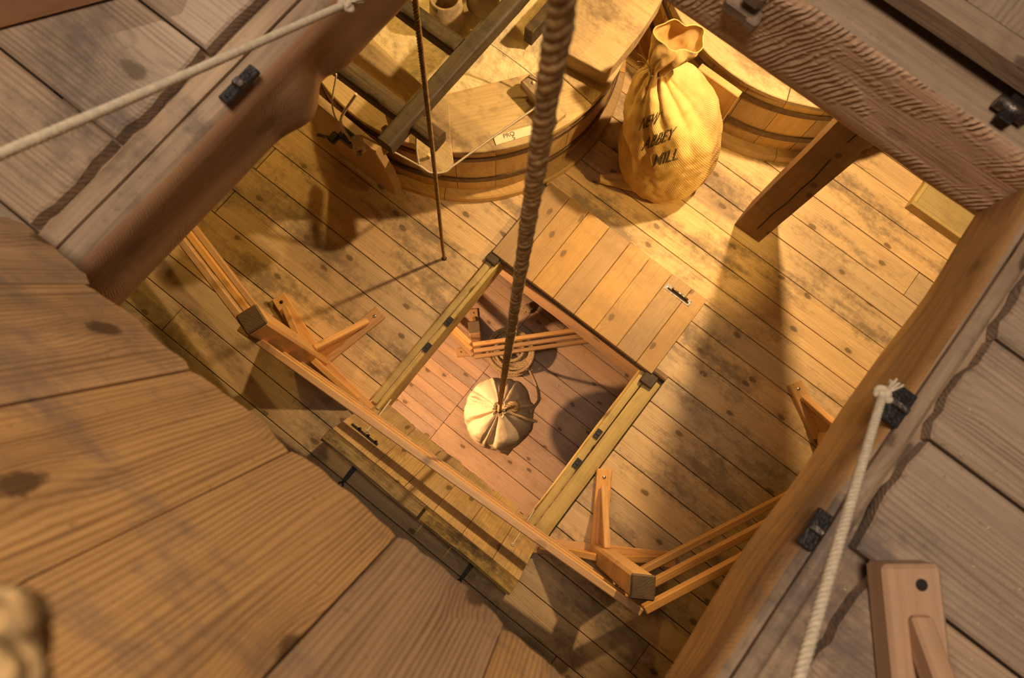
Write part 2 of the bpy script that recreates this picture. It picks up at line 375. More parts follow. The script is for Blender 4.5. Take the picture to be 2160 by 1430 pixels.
def knot(name, c, r_, tr, mat, parent=None, seed=0, tail=None):
    bm = bmesh.new(); knot_into(bm, c, r_, tr, seed=seed)
    if tail:
        rnd = random.Random(seed)
        for i in range(9):
            e = Vector(c) + Vector(tail) + Vector((rnd.uniform(-1, 1), rnd.uniform(-1, 1), rnd.uniform(-1, 1))) * tr * 1.6
            tube_into(bm, spline([c, Vector(c).lerp(e, .5) + Vector((0, 0, tr * .5)), e], 6), tr * .35, 5)
    o = link(name, bm_mesh(bm, name), mat)
    if parent is not None: adopt(o, parent)
    return o
def extrude_outline(pts, t, axis='z', bev=0):
    """outline in xy extruded t downward from z=0"""
    bm = bmesh.new(); top = [bm.verts.new((p[0], p[1], 0)) for p in pts]; bot = [bm.verts.new((p[0], p[1], -t)) for p in pts]
    bm.faces.new(top); bm.faces.new(list(reversed(bot))); n = len(pts)
    for i in range(n): bm.faces.new((top[i], bot[i], bot[(i + 1) % n], top[(i + 1) % n]))
    bmesh.ops.recalc_face_normals(bm, faces=bm.faces[:])
    if bev: bmesh.ops.bevel(bm, geom=[e for e in bm.edges if abs(e.verts[0].co.z - e.verts[1].co.z) < 1e-6 and e.verts[0].co.z > -t / 2], offset=bev, segments=1, affect='EDGES')
    return bm

# ------------------------------------------------------------------ the three floors
HX0, HX1, HY0, HY1 = -.71, .352, -.15, 1.03         # hatch in the middle floor
def plank(x0, x1, y0, y1, ztop, th, mat, parent, gap=.0022, rag0=0, rag1=0, seed=0, name='plank'):
    rnd = random.Random(seed * 13 + int((x0 + 9) * 100))
    L = x1 - x0 - gap * 2; Wd = y1 - y0 - gap * 2; cx, cy = (x0 + x1) / 2, (y0 + y1) / 2
    if rag0 or rag1:
        n = 9; pts = []
        for i in range(n): 
            y = -Wd / 2 + Wd * i / (n - 1); e = (noise.noise(Vector((y * 30, x1 * 7, seed))) * .8 - .2 * (abs(2 * i / (n - 1) - 1) ** 4) * 2) * rag1
            pts.append((L / 2 + e, y))
        for i in range(n):
            y = Wd / 2 - Wd * i / (n - 1); e = (noise.noise(Vector((y * 30, x0 * 5, seed + 5))) * .8 - .2 * (abs(2 * i / (n - 1) - 1) ** 4) * 2) * rag0
            pts.append((-L / 2 - e, y))
        bm = extrude_outline(pts, th, bev=.004)
        for v in bm.verts: v.co.z += th / 2
    else: bm = boxbm(L, Wd, th, .0022)
    o = link(name, bm_mesh(bm, 'plank'), mat)
    o.location = (cx, cy, ztop - th / 2 + rnd.uniform(-.0012, .0012)); adopt(o, parent)
    return o

floor = thing('floor', (0, 0, 0), 'old pine boarded middle floor seen through the open hatch', kind='structure')
rows = []
y = -.206 - .1822 * 9
while y < .95: rows.append((y, y + .1822)); y += .1822
ys = [y, 1.434 - .16, 1.434, 1.572, 1.71, 1.848, 2.03, 2.21, 2.388, 2.576, 2.753, 2.93, 3.11, 3.30, 3.48, 3.67, 3.85, 4.04, 4.22, 4.40, 4.58, 4.76]
for a, b in zip(ys[:-1], ys[1:]): rows.append((a, b))
rnd = random.Random(3)
for i, (a, b) in enumerate(rows):
    cuts = [-3.3, rnd.uniform(-2.6, -1.9), 3.3] if i % 2 else [-3.3, rnd.uniform(.9, 2.4), 3.3]
    segs = []
    for x0, x1 in zip(cuts[:-1], cuts[1:]): segs.append((x0, x1, a, b))
    out = []
    for (x0, x1, a_, b_) in segs:      # leave out the hatch
        lo, hi = -.795, .50
        if b_ > HY0 - .01 and a_ < 1.06 and x0 < hi and x1 > lo:
            aa, bb = a_, b_
            if a_ < HY0 - .01:
                out.append((max(x0, lo), min(x1, hi), a_, HY0 - .01))
            if b_ > 1.06:
                out.append((max(x0, lo), min(x1, hi), 1.06, b_))
            if x0 < lo: out.append((x0, lo, a_, b_))
            if x1 > hi: out.append((hi, x1, a_, b_))
        else: out.append((x0, x1, a_, b_))
    for j, q in enumerate(out):
        if q[3] - q[2] > .01 and q[1] - q[0] > .02: plank(*q, 0, .03, M_floor, floor, seed=i * 7 + j)
# dark joists underneath close the joints
for n_, (lo, hi) in enumerate([((-3.3, -1.8, -.06), (-.80, 4.75, -.034)), ((.44, -1.8, -.06), (3.3, 4.75, -.034)), ((-.80, -1.8, -.06), (.44, -.25, -.034)), ((-.80, 1.12, -.06), (.44, 4.75, -.034))]):
    tag(block('boarding', lo, hi, M_dark, floor, bev=0))

upper = thing('floor', (0, 0, 2.92), 'scuffed boards of the upper floor around the hatch', kind='structure')
U = 2.95
ur = [-1.9, -1.7, -1.5, -1.3, -1.1, -.9, -.7, -.52, -.34, -.155, .034, .244, .456, .66, .87, 1.08, 1.29, 1.5, 1.7, 1.9, 2.1]
for i, (a, b) in enumerate(zip(ur[:-1], ur[1:])):
    if b < -.33 or a > 1.75:
        for j, (x0, x1) in enumerate([(-2.3, -.6 + .3 * (i % 3)), (-.6 + .3 * (i % 3), 2.3)]): plank(x0, x1, a, b, U, .03, M_up, upper, seed=300 + i * 3 + j)
    else:
        xr = .502 if a > .2 else .545
        plank(-2.3, -.805, a, b, U, .03, M_up, upper, rag1=.010, seed=400 + i)
        plank(xr, 2.3, a, b, U, .03, M_up, upper, rag0=.014, seed=430 + i, gap=.003)
        if b < -.1: plank(-.805, xr, a, b - .05, U, .03, M_up, upper, seed=460 + i)
        if a > 1.1: plank(-.805, xr, a, b, U, .03, M_up, upper, seed=480 + i)
for lo, hi in [((-2.3, -1.9, 2.89), (-.97, 2.1, 2.919)), ((.66, -1.9, 2.89), (2.3, 2.1, 2.919)), ((-.97, -1.9, 2.89), (.66, -.42, 2.919)), ((-.97, 1.28, 2.89), (.66, 2.1, 2.919))]:
    block('boarding', lo, hi, M_dark, upper, bev=0)

bottom = thing('floor', (0, 0, -2.6), 'pinkish boards of the lowest floor seen through both hatches', kind='structure')
by = -2.4; i = 0
while by < 4.2:
    wv = .205
    for j, (x0, x1) in enumerate([(-3.3, -.62 + (.0 if by < 1.3 else .35)), (-.62 + (.0 if by < 1.3 else .35), 3.3)]):
        if j == 0 and -.4 < by < 1.9:
            plank(x0, x1, by, by + wv / 2, -2.6, .03, M_low, bottom, gap=.001, seed=600 + i * 2)
            plank(x0, x1, by + wv / 2, by + wv, -2.6, .03, M_low, bottom, gap=.001, seed=640 + i * 2)
        else: plank(x0, x1, by, by + wv, -2.6, .03, M_low, bottom, gap=.0025, seed=600 + i * 2 + j)
    by += wv; i += 1
block('boarding', (-3.3, -2.4, -2.67), (3.3, 4.2, -2.633), M_dark, bottom, bev=0)

for nm, lo, hi in [('wall_left', (-3.42, -2.5, -2.7), (-3.32, 4.75, 2.88)), ('wall_right', (3.32, -2.5, -2.7), (3.42, 4.75, 2.88)), ('wall_back', (-3.42, 4.75, -2.7), (3.42, 4.85, 2.88)), ('wall_front', (-3.42, -2.52, -2.7), (3.42, -2.42, 2.88))]:
    tag(block(nm, lo, hi, M_wall, None, bev=0), 'dark rubble mill wall', kind='structure')
# ceiling boards over the outer part of the middle room
cl = thing('ceiling', (0, 0, 2.88), 'boarded underside of the upper floor', kind='structure')
for lo, hi in [((-3.3, -2.4, 2.86), (-2.3, 4.75, 2.888)), ((2.3, -2.4, 2.86), (3.3, 4.75, 2.888)), ((-2.3, 2.1, 2.86), (2.3, 4.75, 2.888)), ((-2.3, -2.4, 2.86), (2.3, -1.9, 2.888))]:
    block('board', lo, hi, M_floor, cl, bev=0)

# ------------------------------------------------------------------ hatch trimmers, upper floor
def fL(v, a, b):
    # lower arris of the left beam: swelling with a scooped notch above it
    if a * 0 == 0 and v.x > -.80 and v.z < 2.86:
        g = exp(-((v.y - .315) / .045) ** 2) * .022 - exp(-((v.y - .395) / .035) ** 2) * .020
        v.x += g * min(1, (2.86 - v.z) / .06)
    if v.z > 2.88 and v.x > -.75: v.z -= .006 * (1 + noise.noise(Vector((v.y * 9, 0, 3))))
    return v
bl = thing('trimmer_beam', (-.83, .2, 2.70), 'red-brown hewn beam along the left edge of the upper hatch', 'beam')
beam('timber', (-.965, -.55, 2.715), (-.724, 1.30, 2.918), M_beamL, bl, 'y', .005, 110, 8, fn=fL, seed=3, topmat=M_top)
bf = thing('trimmer_beam', (-.1, 1.1, 2.70), 'rough-sawn brown beam with two wooden pegs across the top right of the upper hatch', 'beam')
beam('timber', (-.97, .992, 2.705), (.66, 1.27, 2.925), M_beamF, bf, 'x', .006, 110, 9, seed=9, topmat=M_top)
br = thing('trimmer_beam', (.58, .3, 2.70), 'orange-brown beam along the right edge of the upper hatch', 'beam')
def fR(v, a, b):
    if v.x < .50: v.x += .012 * noise.noise(Vector((v.y * 3.2, v.z * 4, 1))) 
    if v.z > 2.86 and v.x < .50:
        k = exp(-((v.y - .33) / .05) ** 2); v.z -= .012 * k
    return v
beam('timber', (.455, -.55, 2.71), (.655, .985, 2.918), M_beamR, br, 'y', .005, 110, 9, fn=fR, seed=21, topmat=M_top)
# raised strips of the rebate on left and right beams
beam('rebate_strip', (-.802, -.50, 2.915), (-.765, 1.0, 2.934), M_top, bl, 'y', .003, 60, 3, seed=5, rnd=.004)
beam('rebate_strip', (.470, -.40, 2.914), (.498, .98, 2.936), M_top, br, 'y', .003, 60, 3, seed=15, rnd=.004)
# iron hinge straps and staples
def staple(parent, x, y, z, lx, ly, mat=M_iron, mat2=M_wiron):
    block('hinge_plate', (x - lx / 2, y - ly / 2, z - .003), (x + lx / 2, y + ly / 2, z + .007), mat, parent, .0015)
    block('hinge_pin', (x - lx * .45, y - ly * .08, z + .007), (x + lx * .45, y + ly * .10, z + .013), mat2, parent, .003)
    for s in (-.34, .34): block('hinge_nail', (x - .004, y + ly * s - .004, z + .006), (x + .004, y + ly * s + .004, z + .009), mat, parent, .001)
staple(bl, -.734, .238, 2.922, .022, .080)
staple(br, .452, .478, 2.922, .040, .066)
staple(br, .452, .236, 2.922, .026, .066)
# wooden pegs standing proud of the rough-sawn face
block('peg', (-.196, .968, 2.815), (-.118, .996, 2.850), M_top, bf, .006)
block('peg', (-.142, .962, 2.818), (-.116, .985, 2.846), M_top, bf, .004)
block('peg', (-.168, .966, 2.868), (-.128, .996, 2.905), M_top, bf, .006)
block('hinge_plate', (.315, 1.00, 2.935), (.342, 1.058, 2.950), M_iron, bf, .002)
rope_b = bmesh.new(); tube_into(rope_b, [Vector((.30, 1.03, 2.944)), Vector((.36, 1.03, 2.944))], .013, 12)
adopt(link('hinge_barrel', bm_mesh(rope_b), M_wiron), bf)
# underside joist seen beside the lamp
# far leaf of the upper hatch, folded back on the floor
ul = thing('trapdoor_leaf', (-.1, 1.3, 2.955), 'folded-back leaf of the upper hatch behind the rough-sawn beam', 'trapdoor')
block('edge_batten', (-.78, 1.055, 2.953), (.44, 1.104, 3.000), M_top, ul, .004)
xs = [-.78, -.60, -.43, -.24, -.03, .148, .32, .44]
for i, (a, b) in enumerate(zip(xs[:-1], xs[1:])): block('plank', (a + .002, 1.106, 2.953), (b - .002, 1.66, 2.999), M_up, ul, .003, 'y')

# ------------------------------------------------------------------ near leaf of the upper hatch, leaning back
LU = Vector((0, -.3288, .9444)); LN = Vector((0, .9444, .3288))      # up the boards, and the face turned to the hatch
def leaning(root_loc, U_, N_, P0, joints, s0, s1, th, mat, root, rag=.012, name='plank', depth=.008):
    R = Matrix((-U_, Vector((1, 0, 0)), -U_.cross(Vector((1, 0, 0))))).transposed()
    zax = (-U_).cross(Vector((1, 0, 0)))
    R = Matrix((-U_, Vector((1, 0, 0)), zax)).transposed()
    sgn = 1 if zax.dot(N_) > 0 else -1
    for i, (a, b) in enumerate(zip(joints[:-1], joints[1:])):
        Wd = b - a - .003; L = s1 - s0; n = 15; pts = []
        lo = s0 + random.Random(i * 5 + 1).uniform(-.012, .010)
        LL = s1 - lo
        for k in range(n):
            y = -Wd / 2 + Wd * k / (n - 1); t = 2 * k / (n - 1) - 1
            e = noise.noise(Vector((y * 26, i * 3.7, 2))) * rag + noise.noise(Vector((y * 80, i * 3.7, 5))) * rag * .4 - abs(t) ** 7 * rag * 1.3
            pts.append((LL / 2 + e, y))
        pts += [(-LL / 2, Wd / 2), (-LL / 2, -Wd / 2)]
        bm = extrude_outline(pts, th, bev=.004)
        for v in bm.verts: v.co.z += th / 2
        o = link(name, bm_mesh(bm, name), mat)
        c = Vector(P0) + Vector(((a + b) / 2, 0, 0)) + U_ * (lo + LL / 2) - N_ * (th / 2 + random.Random(i).uniform(0, .002))
        c.x = (a + b) / 2
        o.matrix_basis = Matrix.Translation(c) @ R.to_4x4(); adopt(o, root)
nl = thing('trapdoor_leaf', (-.15, -.13, 2.93), 'raised near leaf of the upper hatch, five broad worn boards filling the lower left', 'trapdoor')
P0 = Vector((0, -.155, 3.02))
leaning(None, LU, LN, P0, [-.79, -.625, -.422, -.235, -.044, .145, .268, .46], -.012, .60, .030, M_leafup, nl, rag=.012)
# batten behind it
for s in (.10, .50):
    c = P0 + LU * s - LN * .047
    bar('batten', (-.76, c.y, c.z), (.43, c.y, c.z), .03, .07, M_leafup, nl, up=LU)
# rope loop through the leaf at its upper end
bm = bmesh.new()
c = Vector((-.0835, -.136, 3.775))
loop = [c + Vector((cos(a) * .013, .008 * sin(a * 2), sin(a) * .016)) for a in [2 * pi * k / 24 for k in range(25)]]
rope_into(bm, loop, .0075, .028); rope_into(bm, spline([Vector((-.135, -.232, 3.60)), Vector((-.12, -.195, 3.69)), c + Vector((-.014, .0, -.02)), c + Vector((.008, .004, .008)), c + Vector((.0, -.02, .04))], 30), .0075, .028)
o = tag(link('rope_loop', bm_mesh(bm), M_hoist), 'blurred rope loop on the near leaf in the bottom left corner', 'rope'); at_origin(o, c)

# restraining cords of the upper hatch
def cord(name, a, b, rad, label, group=None, mat=M_rope, tail=(0, 0, 0), seed=1, sag=.004):
    a, b = Vector(a), Vector(b); t = thing(name, a, label, 'rope', group)
    mid = a.lerp(b, .5) + Vector((0, 0, -sag))
    rope('cord', [a, mid, b], rad, rad * 5.5, mat, t, n=30, strands=4, seg=7, fat=1.25)
    knot('knot', a, rad * 1.35, rad * .95, mat, t, seed, tail)
    return t
cord('rope', (-.672, .452, 2.962), (-.572, -.312, 3.492), .0058, 'pale cord knotted at the left beam crossing the top left corner', tail=(.012, .016, .006), seed=2)
cord('rope', (.408, .462, 2.965), (.320, -.330, 3.580), .0062, 'pale cord knotted at the right beam hanging down the lower right', tail=(.004, .022, .006), seed=5)

# ------------------------------------------------------------------ guard rail feet on the upper floor
gb = thing('safety_barrier', (.60, .18, 2.95), 'sawn pine guard-rail foot with a bolt hole at lower right', 'guard rail')
d = Vector((.62, -.785, 0)).normalized(); nrm = Vector((-d.y, d.x, 0))
o0 = Vector((.558, .266, 2.968))
bar('foot_board', o0 + Vector((0, 0, .008)), o0 + d * .9 + Vector((0, 0, .008)), .086, .050, M_newup, gb, bev=.006)
bar('brace', o0 + d * .075 + Vector((0, 0, .026)), o0 + d * .9 + Vector((0, 0, .46)), .030, .040, M_newup, gb, bev=.004)
bmh = bmesh.new(); bmesh.ops.create_cone(bmh, cap_ends=True, segments=16, radius1=.0085, radius2=.0085, depth=.002)
o = link('bolt_hole', bm_mesh(bmh), M_hole); o.location = o0 + d * .028 - nrm * -.010 + Vector((0, 0, .0335)); adopt(o, gb)
gt = thing('safety_barrier', (-1.07, .1, 2.95), 'brown pine guard-rail foot cut by the top left corner', 'guard rail')
bar('foot_board', (-1.261, -.13, 2.986), (-.940, .360, 2.986), .085, .070, M_newup, gt, bev=.006)


# loose chaff on upper boards
def chaff(name, boxes, z, n, smin, smax, label, seed):
    rnd = random.Random(seed); bm = bmesh.new()
    for i in range(n):
        x0, y0, x1, y1 = rnd.choice(boxes); c = Vector((rnd.uniform(x0, x1), rnd.uniform(y0, y1), z)); a = rnd.uniform(0, pi); l = rnd.uniform(smin, smax); w_ = l * rnd.uniform(.12, .4)
        d = Vector((cos(a), sin(a), 0)); e = Vector((-d.y, d.x, 0))
        vs_ = [c - d * l + e * w_, c - d * l - e * w_, c + d * l - e * w_ * .5, c + d * l + e * w_ * .5]
        lo = [bm.verts.new(v) for v in vs_]; hi = [bm.verts.new(v + Vector((0, 0, w_ * .8))) for v in vs_]
        bm.faces.new(hi); bm.faces.new(list(reversed(lo)))
        for k in range(4): bm.faces.new((lo[k], lo[(k + 1) % 4], hi[(k + 1) % 4], hi[k]))
    o = link(name, bm_mesh(bm), M_chaff); tag(o, label, 'chaff', kind='stuff'); return at_origin(o, (boxes[0][0], boxes[0][1], z))
chaff('chaff', [(.52, .0, .95, .9), (.52, .1, .75, .4), (-1.2, -.1, -.85, .5)], 2.9505, 90, .0006, .0026, 'pale husks and chaff scattered on the upper boards', 4)
chaff('chaff', [(.4, .6, 1.6, 2.6), (.2, 1.7, 1.2, 2.6), (-1.8, -.5, -.8, .9)], .001, 150, .0015, .006, 'pale chaff scattered on the middle floor', 5)
chaff('chaff', [(-.9, -.2, .9, 1.7)], -2.599, 60, .004, .014, 'straw bits scattered on the lowest floor', 6)

# ------------------------------------------------------------------ middle floor hatch: trimmers, frame, leaves
hf = thing('lower_hatch', (-.18, .44, -.24), 'worn yellowish frame lining the lower hatch with small iron hinge plates', 'hatch frame')
beam('side_rail', (-.792, -.12, -.030), (-.748, 1.00, .004), M_frame, hf, 'y', .003, 60, 3, seed=31, rnd=.004)
beam('side_rail', (-.746, -.14, -.24), (-.712, 1.03, -.004), M_frame, hf, 'y', .003, 60, 4, seed=32, rnd=.004)
beam('side_rail', (.352, -.16, -.24), (.402, 1.03, -.004), M_frame, hf, 'y', .003, 60, 4, seed=33, rnd=.004)
beam('side_rail', (.406, -.18, -.030), (.494, 1.00, .005), M_frame, hf, 'y', .004, 60, 4, seed=34, rnd=.006)
beam('trimmer', (-.80, 1.032, -.44), (.50, 1.10, -.003), M_post, hf, 'x', .004, 60, 4, seed=35)
block('trimmer', (-.80, -.22, -.24), (.50, -.155, -.004), M_post, hf, .004)
block('pivot_block', (-.80, .955, -.02), (-.725, 1.03, .035), M_horse, hf, .006)
block('pivot_block', (.375, .94, -.02), (.46, 1.02, .035), M_horse, hf, .006)
for x, y in ((-.730, .520), (-.730, .318), (.372, .540), (.378, .330)):
    block('hinge_plate', (x - .017, y - .030, -.006), (x + .017, y + .030, .008), M_iron, hf, .002)
    block('hinge_nail', (x - .012, y - .008, .007), (x + .010, y + .010, .013), M_iron, hf, .003)

fl = thing('trapdoor_leaf', (-.2, 1.32, .004), 'honey-coloured plank leaf folded flat beyond the lower hatch with a metal latch', 'trapdoor')
xs = [-.79, -.632, -.484, -.325, -.167, -.016, .148, .296, .41]
for i, (a, b) in enumerate(zip(xs[:-1], xs[1:])):
    th = .045; x0, x1 = a + .0012, b - .0012
    block('plank', (x0, 1.012, .006), (x1, 1.585, .0462 + random.Random(i).uniform(-.001, .001)), M_lid, fl, .0025, 'y')
block('edge_batten', (-.785, 1.004, -.034), (.405, 1.050, .004), M_horse, fl, .004)
# latch let into the leaf
block('latch_plate', (.160, 1.478, .0465), (.345, 1.520, .0485), M_wiron, fl, .001)
block('latch_slot', (.178, 1.488, .0480), (.330, 1.500, .0492), M_hole, fl, .0004)
lb = bmesh.new(); tube_into(lb, [Vector((.20, 1.509, .058)), Vector((.318, 1.507, .058))], .0062, 10)
adopt(link('latch_bolt', bm_mesh(lb), M_steel), fl)
for x in (.172, .335): block('latch_screw', (x - .004, 1.496, .0485), (x + .004, 1.504, .051), M_steel, fl, .001)

# near leaf, leaning back over the floor
LU2 = Vector((0, -.548, .836)); LN2 = Vector((0, .836, .548))
n2 = thing('trapdoor_leaf', (-.16, -.12, 0), 'dusty near leaf of the lower hatch, tilted back under the guard rail', 'trapdoor')
leaning(None, LU2, LN2, Vector((0, -.088, -.095)), [-.79, -.492, -.295, -.096, .096, .298, .47], -.006, .485, .034, M_leaf, n2, rag=.016)
top = Vector((0, -.088, -.095)) + LU2 * .492 - LN2 * .03
beam('edge_batten', (-.80, top.y - .062, top.z - .038), (-.145, top.y + .018, top.z + .020), M_edge, n2, 'x', .010, 60, 6, seed=41, rnd=.014)
beam('edge_batten', (-.128, top.y - .062, top.z - .038), (.475, top.y + .018, top.z + .020), M_edge, n2, 'x', .010, 60, 6, seed=42, rnd=.014)
q = Vector((0, -.088, -.095)) + LU2 * .36 + LN2 * .003
bar('slot_iron', (-.745, q.y, q.z), (-.560, q.y, q.z), .008, .016, M_iron, n2, up=LU2, bev=.002)
for x in (-.70, -.64, -.585): bar('staple', (x, q.y + .006, q.z - .012), (x + .012, q.y + .012, q.z + .016), .012, .010, M_iron, n2, up=LU2, bev=.002)
# strap hinges running out over the floor below the leaf
for i, x in enumerate((-.610, .250)):
    st = thing('strap_hinge', (x, -.5, 0), ('black tapered strap hinge under the left half of the tilted leaf', 'black tapered strap hinge under the right half of the tilted leaf')[i], 'hinge', 'strap hinges of the lower hatch')
    pts = [(-.028, -.16), (.028, -.16), (.012, -.57), (.006, -.585), (-.006, -.585), (-.012, -.57)]
    bm = extrude_outline([(p[0], p[1]) for p in pts], .006)
    o = link('strap', bm_mesh(bm), M_iron); o.location = (x, 0, .008); adopt(o, st)
    bm = bmesh.new(); tube_into(bm, [Vector((cos(a) * .014, sin(a) * .014, 0)) for a in [2 * pi * k / 16 for k in range(17)]], .005, 6)
    o = link('strap_eye', bm_mesh(bm), M_iron); o.location = (x, -.598, .007); adopt(o, st)
cord('rope', (.350, -.245, .155), (.346, -.03, -.03), .0042, 'thin cord from the right hatch rail to the tilted leaf', tail=(.01, -.012, 0), seed=8)
cord('rope', (-.660, -.262, .180), (-.700, -.05, -.01), .0042, 'thin cord from the left hatch rail to the tilted leaf', tail=(-.01, -.012, 0), seed=9)

# ------------------------------------------------------------------ guard rails
def guard(name, label, posts, rails, zf, mat, topmat, ph=1.15, pw=.098):
    """posts: (x, y, rot, [foot angles, length]); rails: list of (p0, p1, [heights])"""
    t = thing(name, (posts[0][0], posts[0][1], zf), label, 'guard rail')
    for (x, y, rot, feet) in posts:
        bm = boxbm(ph - .02, pw, pw, .012)
        p = link('post', bm_mesh(bm), mat); R = Matrix.Rotation(rot, 4, 'Z') @ Matrix.Rotation(-pi / 2, 4, 'Y')
        p.matrix_basis = Matrix.Translation((x, y, zf + .04 + (ph - .02) / 2)) @ R; adopt(p, t)
        c = link('post_cap', bm_mesh(boxbm(.020, pw * 1.0, pw * 1.0, .010)), topmat); c.matrix_basis = Matrix.Translation((x, y, zf + .04 + ph - .018)) @ R; adopt(c, p)
        for (ang, L) in feet:
            d = Vector((cos(ang), sin(ang), 0)); b = Vector((x, y, zf))
            f = bar('foot', b + d * .03 + Vector((0, 0, .018)), b + d * L + Vector((0, 0, .018)), .088, .034, mat, t, bev=.005)
            bar('brace', b + d * (pw * .45) + Vector((0, 0, .30)), b + d * (L - .10) + Vector((0, 0, .045)), .036, .040, mat, t, bev=.004)
            # thin gusset web between foot and brace
            bm = bmesh.new(); s_ = Vector((-d.y, d.x, 0)) * .006
            A = [b + d * (pw * .5) + Vector((0, 0, .036)), b + d * (L - .13) + Vector((0, 0, .036)), b + d * (pw * .5) + Vector((0, 0, .29))]
            lo = [bm.verts.new(v - s_) for v in A]; hi = [bm.verts.new(v + s_) for v in A]
            bm.faces.new(lo); bm.faces.new(list(reversed(hi)))
            for k in range(3): bm.faces.new((lo[k], hi[k], hi[(k + 1) % 3], lo[(k + 1) % 3]))
            bmesh.ops.recalc_face_normals(bm, faces=bm.faces[:])
            g = link('gusset', bm_mesh(bm), mat); at_origin(g, A[0]); adopt(g, t)
            bm = bmesh.new(); bmesh.ops.create_uvsphere(bm, u_segments=12, v_segments=6, radius=.011)
            for v in bm.verts: v.co.z *= .55
            s = link('bolt', bm_mesh(bm, smooth=True), M_steel if L < .47 else M_iron); s.location = b + d * (L - .045) + Vector((0, 0, .036)); adopt(s, f)
    for (p0, p1, hs) in rails:
        for h in hs:
            bar('rail', (p0[0], p0[1], zf + h), (p1[0], p1[1], zf + h), .034, .062, mat, t, bev=.004)
    return t
a2 = radians(32)
guard('guard_rail', 'new varnished pine guard rail with three rails around the lower hatch',
      [(-1.165, -.138, radians(-18), [(radians(162), .47), (radians(79), .46), (radians(-6), .42)]),
       (.765, .010, a2, [(a2 + pi / 2, .46), (a2, .44), (a2 + pi, .42)]),
       (1.44, 1.32, a2, [(a2 + pi / 2 + .5, .38), (a2 + pi * .5 - .95, .40)])],
      [((-1.245, -.206), (.862, -.076), (1.0, .68, .36)), ((-1.235, -.180), (-2.75, .16), (1.0, .68, .36)), ((.868, -.060), (1.50, 1.22), (1.0, .68, .36))],
      0, M_new, M_posttop)
guard('guard_rail', 'small pine guard rail on the lowest floor behind the rope coil',
      [(-.80, .80, radians(44), [(radians(134), .42), (radians(44 + 180), .20), (radians(44), .42)])],
      [((-.74, .70), (.62, 2.14), (1.0, .68, .36)), ((-.76, .70), (-2.2, .86), (1.0, .68, .36))],
      -2.6, M_new, M_posttop)

# ------------------------------------------------------------------ timber post of the middle floor
pp = thing('timber_post', (.36, 2.2, 0), 'square dark timber post with a long split beside the hessian sack', 'post')
def split(v, a, b):
    return v
beam('shaft', (.268, 2.105, 0), (.455, 2.31, 2.70), M_post, pp, 'z', .003, 80, 6, seed=51, rnd=.001)
bm = bmesh.new(); pts = []
for k in range(40):
    z = .12 + k * .04; pts.append(Vector((.375 + .012 * sin(z * 3.1) + .01 * noise.noise(Vector((z * 4, 0, 0))), 2.1035, z)))
for k in range(39):
    a_, b_ = pts[k], pts[k + 1]; w_ = .0030 + .003 * abs(noise.noise(Vector((k * .3, 2, 2))))
    f = [bm.verts.new(a_ + Vector((-w_, 0, 0))), bm.verts.new(a_ + Vector((w_, 0, 0))), bm.verts.new(b_ + Vector((w_, 0, 0))), bm.verts.new(b_ + Vector((-w_, 0, 0)))]
    bm.faces.new(f)
g = bmesh.ops.extrude_face_region(bm, geom=bm.faces[:])
for v in g['geom']:
    if isinstance(v, bmesh.types.BMVert): v.co.y += .004
bmesh.ops.recalc_face_normals(bm, faces=bm.faces[:])
o = link('crack', bm_mesh(bm), M_hole); at_origin(o, (.375, 2.105, .9)); adopt(o, pp)
le = thing('wooden_box', (1.2, 3.0, 0), 'low yellow wooden upstand on the floor near the right corner', 'wooden box')
block('side_board', (1.05, 2.875, 0), (1.95, 2.90, .075), M_frame, le, .003)
block('side_board', (1.05, 2.90, 0), (1.075, 3.6, .075), M_frame, le, .003, 'y')
block('lid_board', (1.075, 2.90, .045), (1.95, 3.2, .070), M_frame, le, .003)

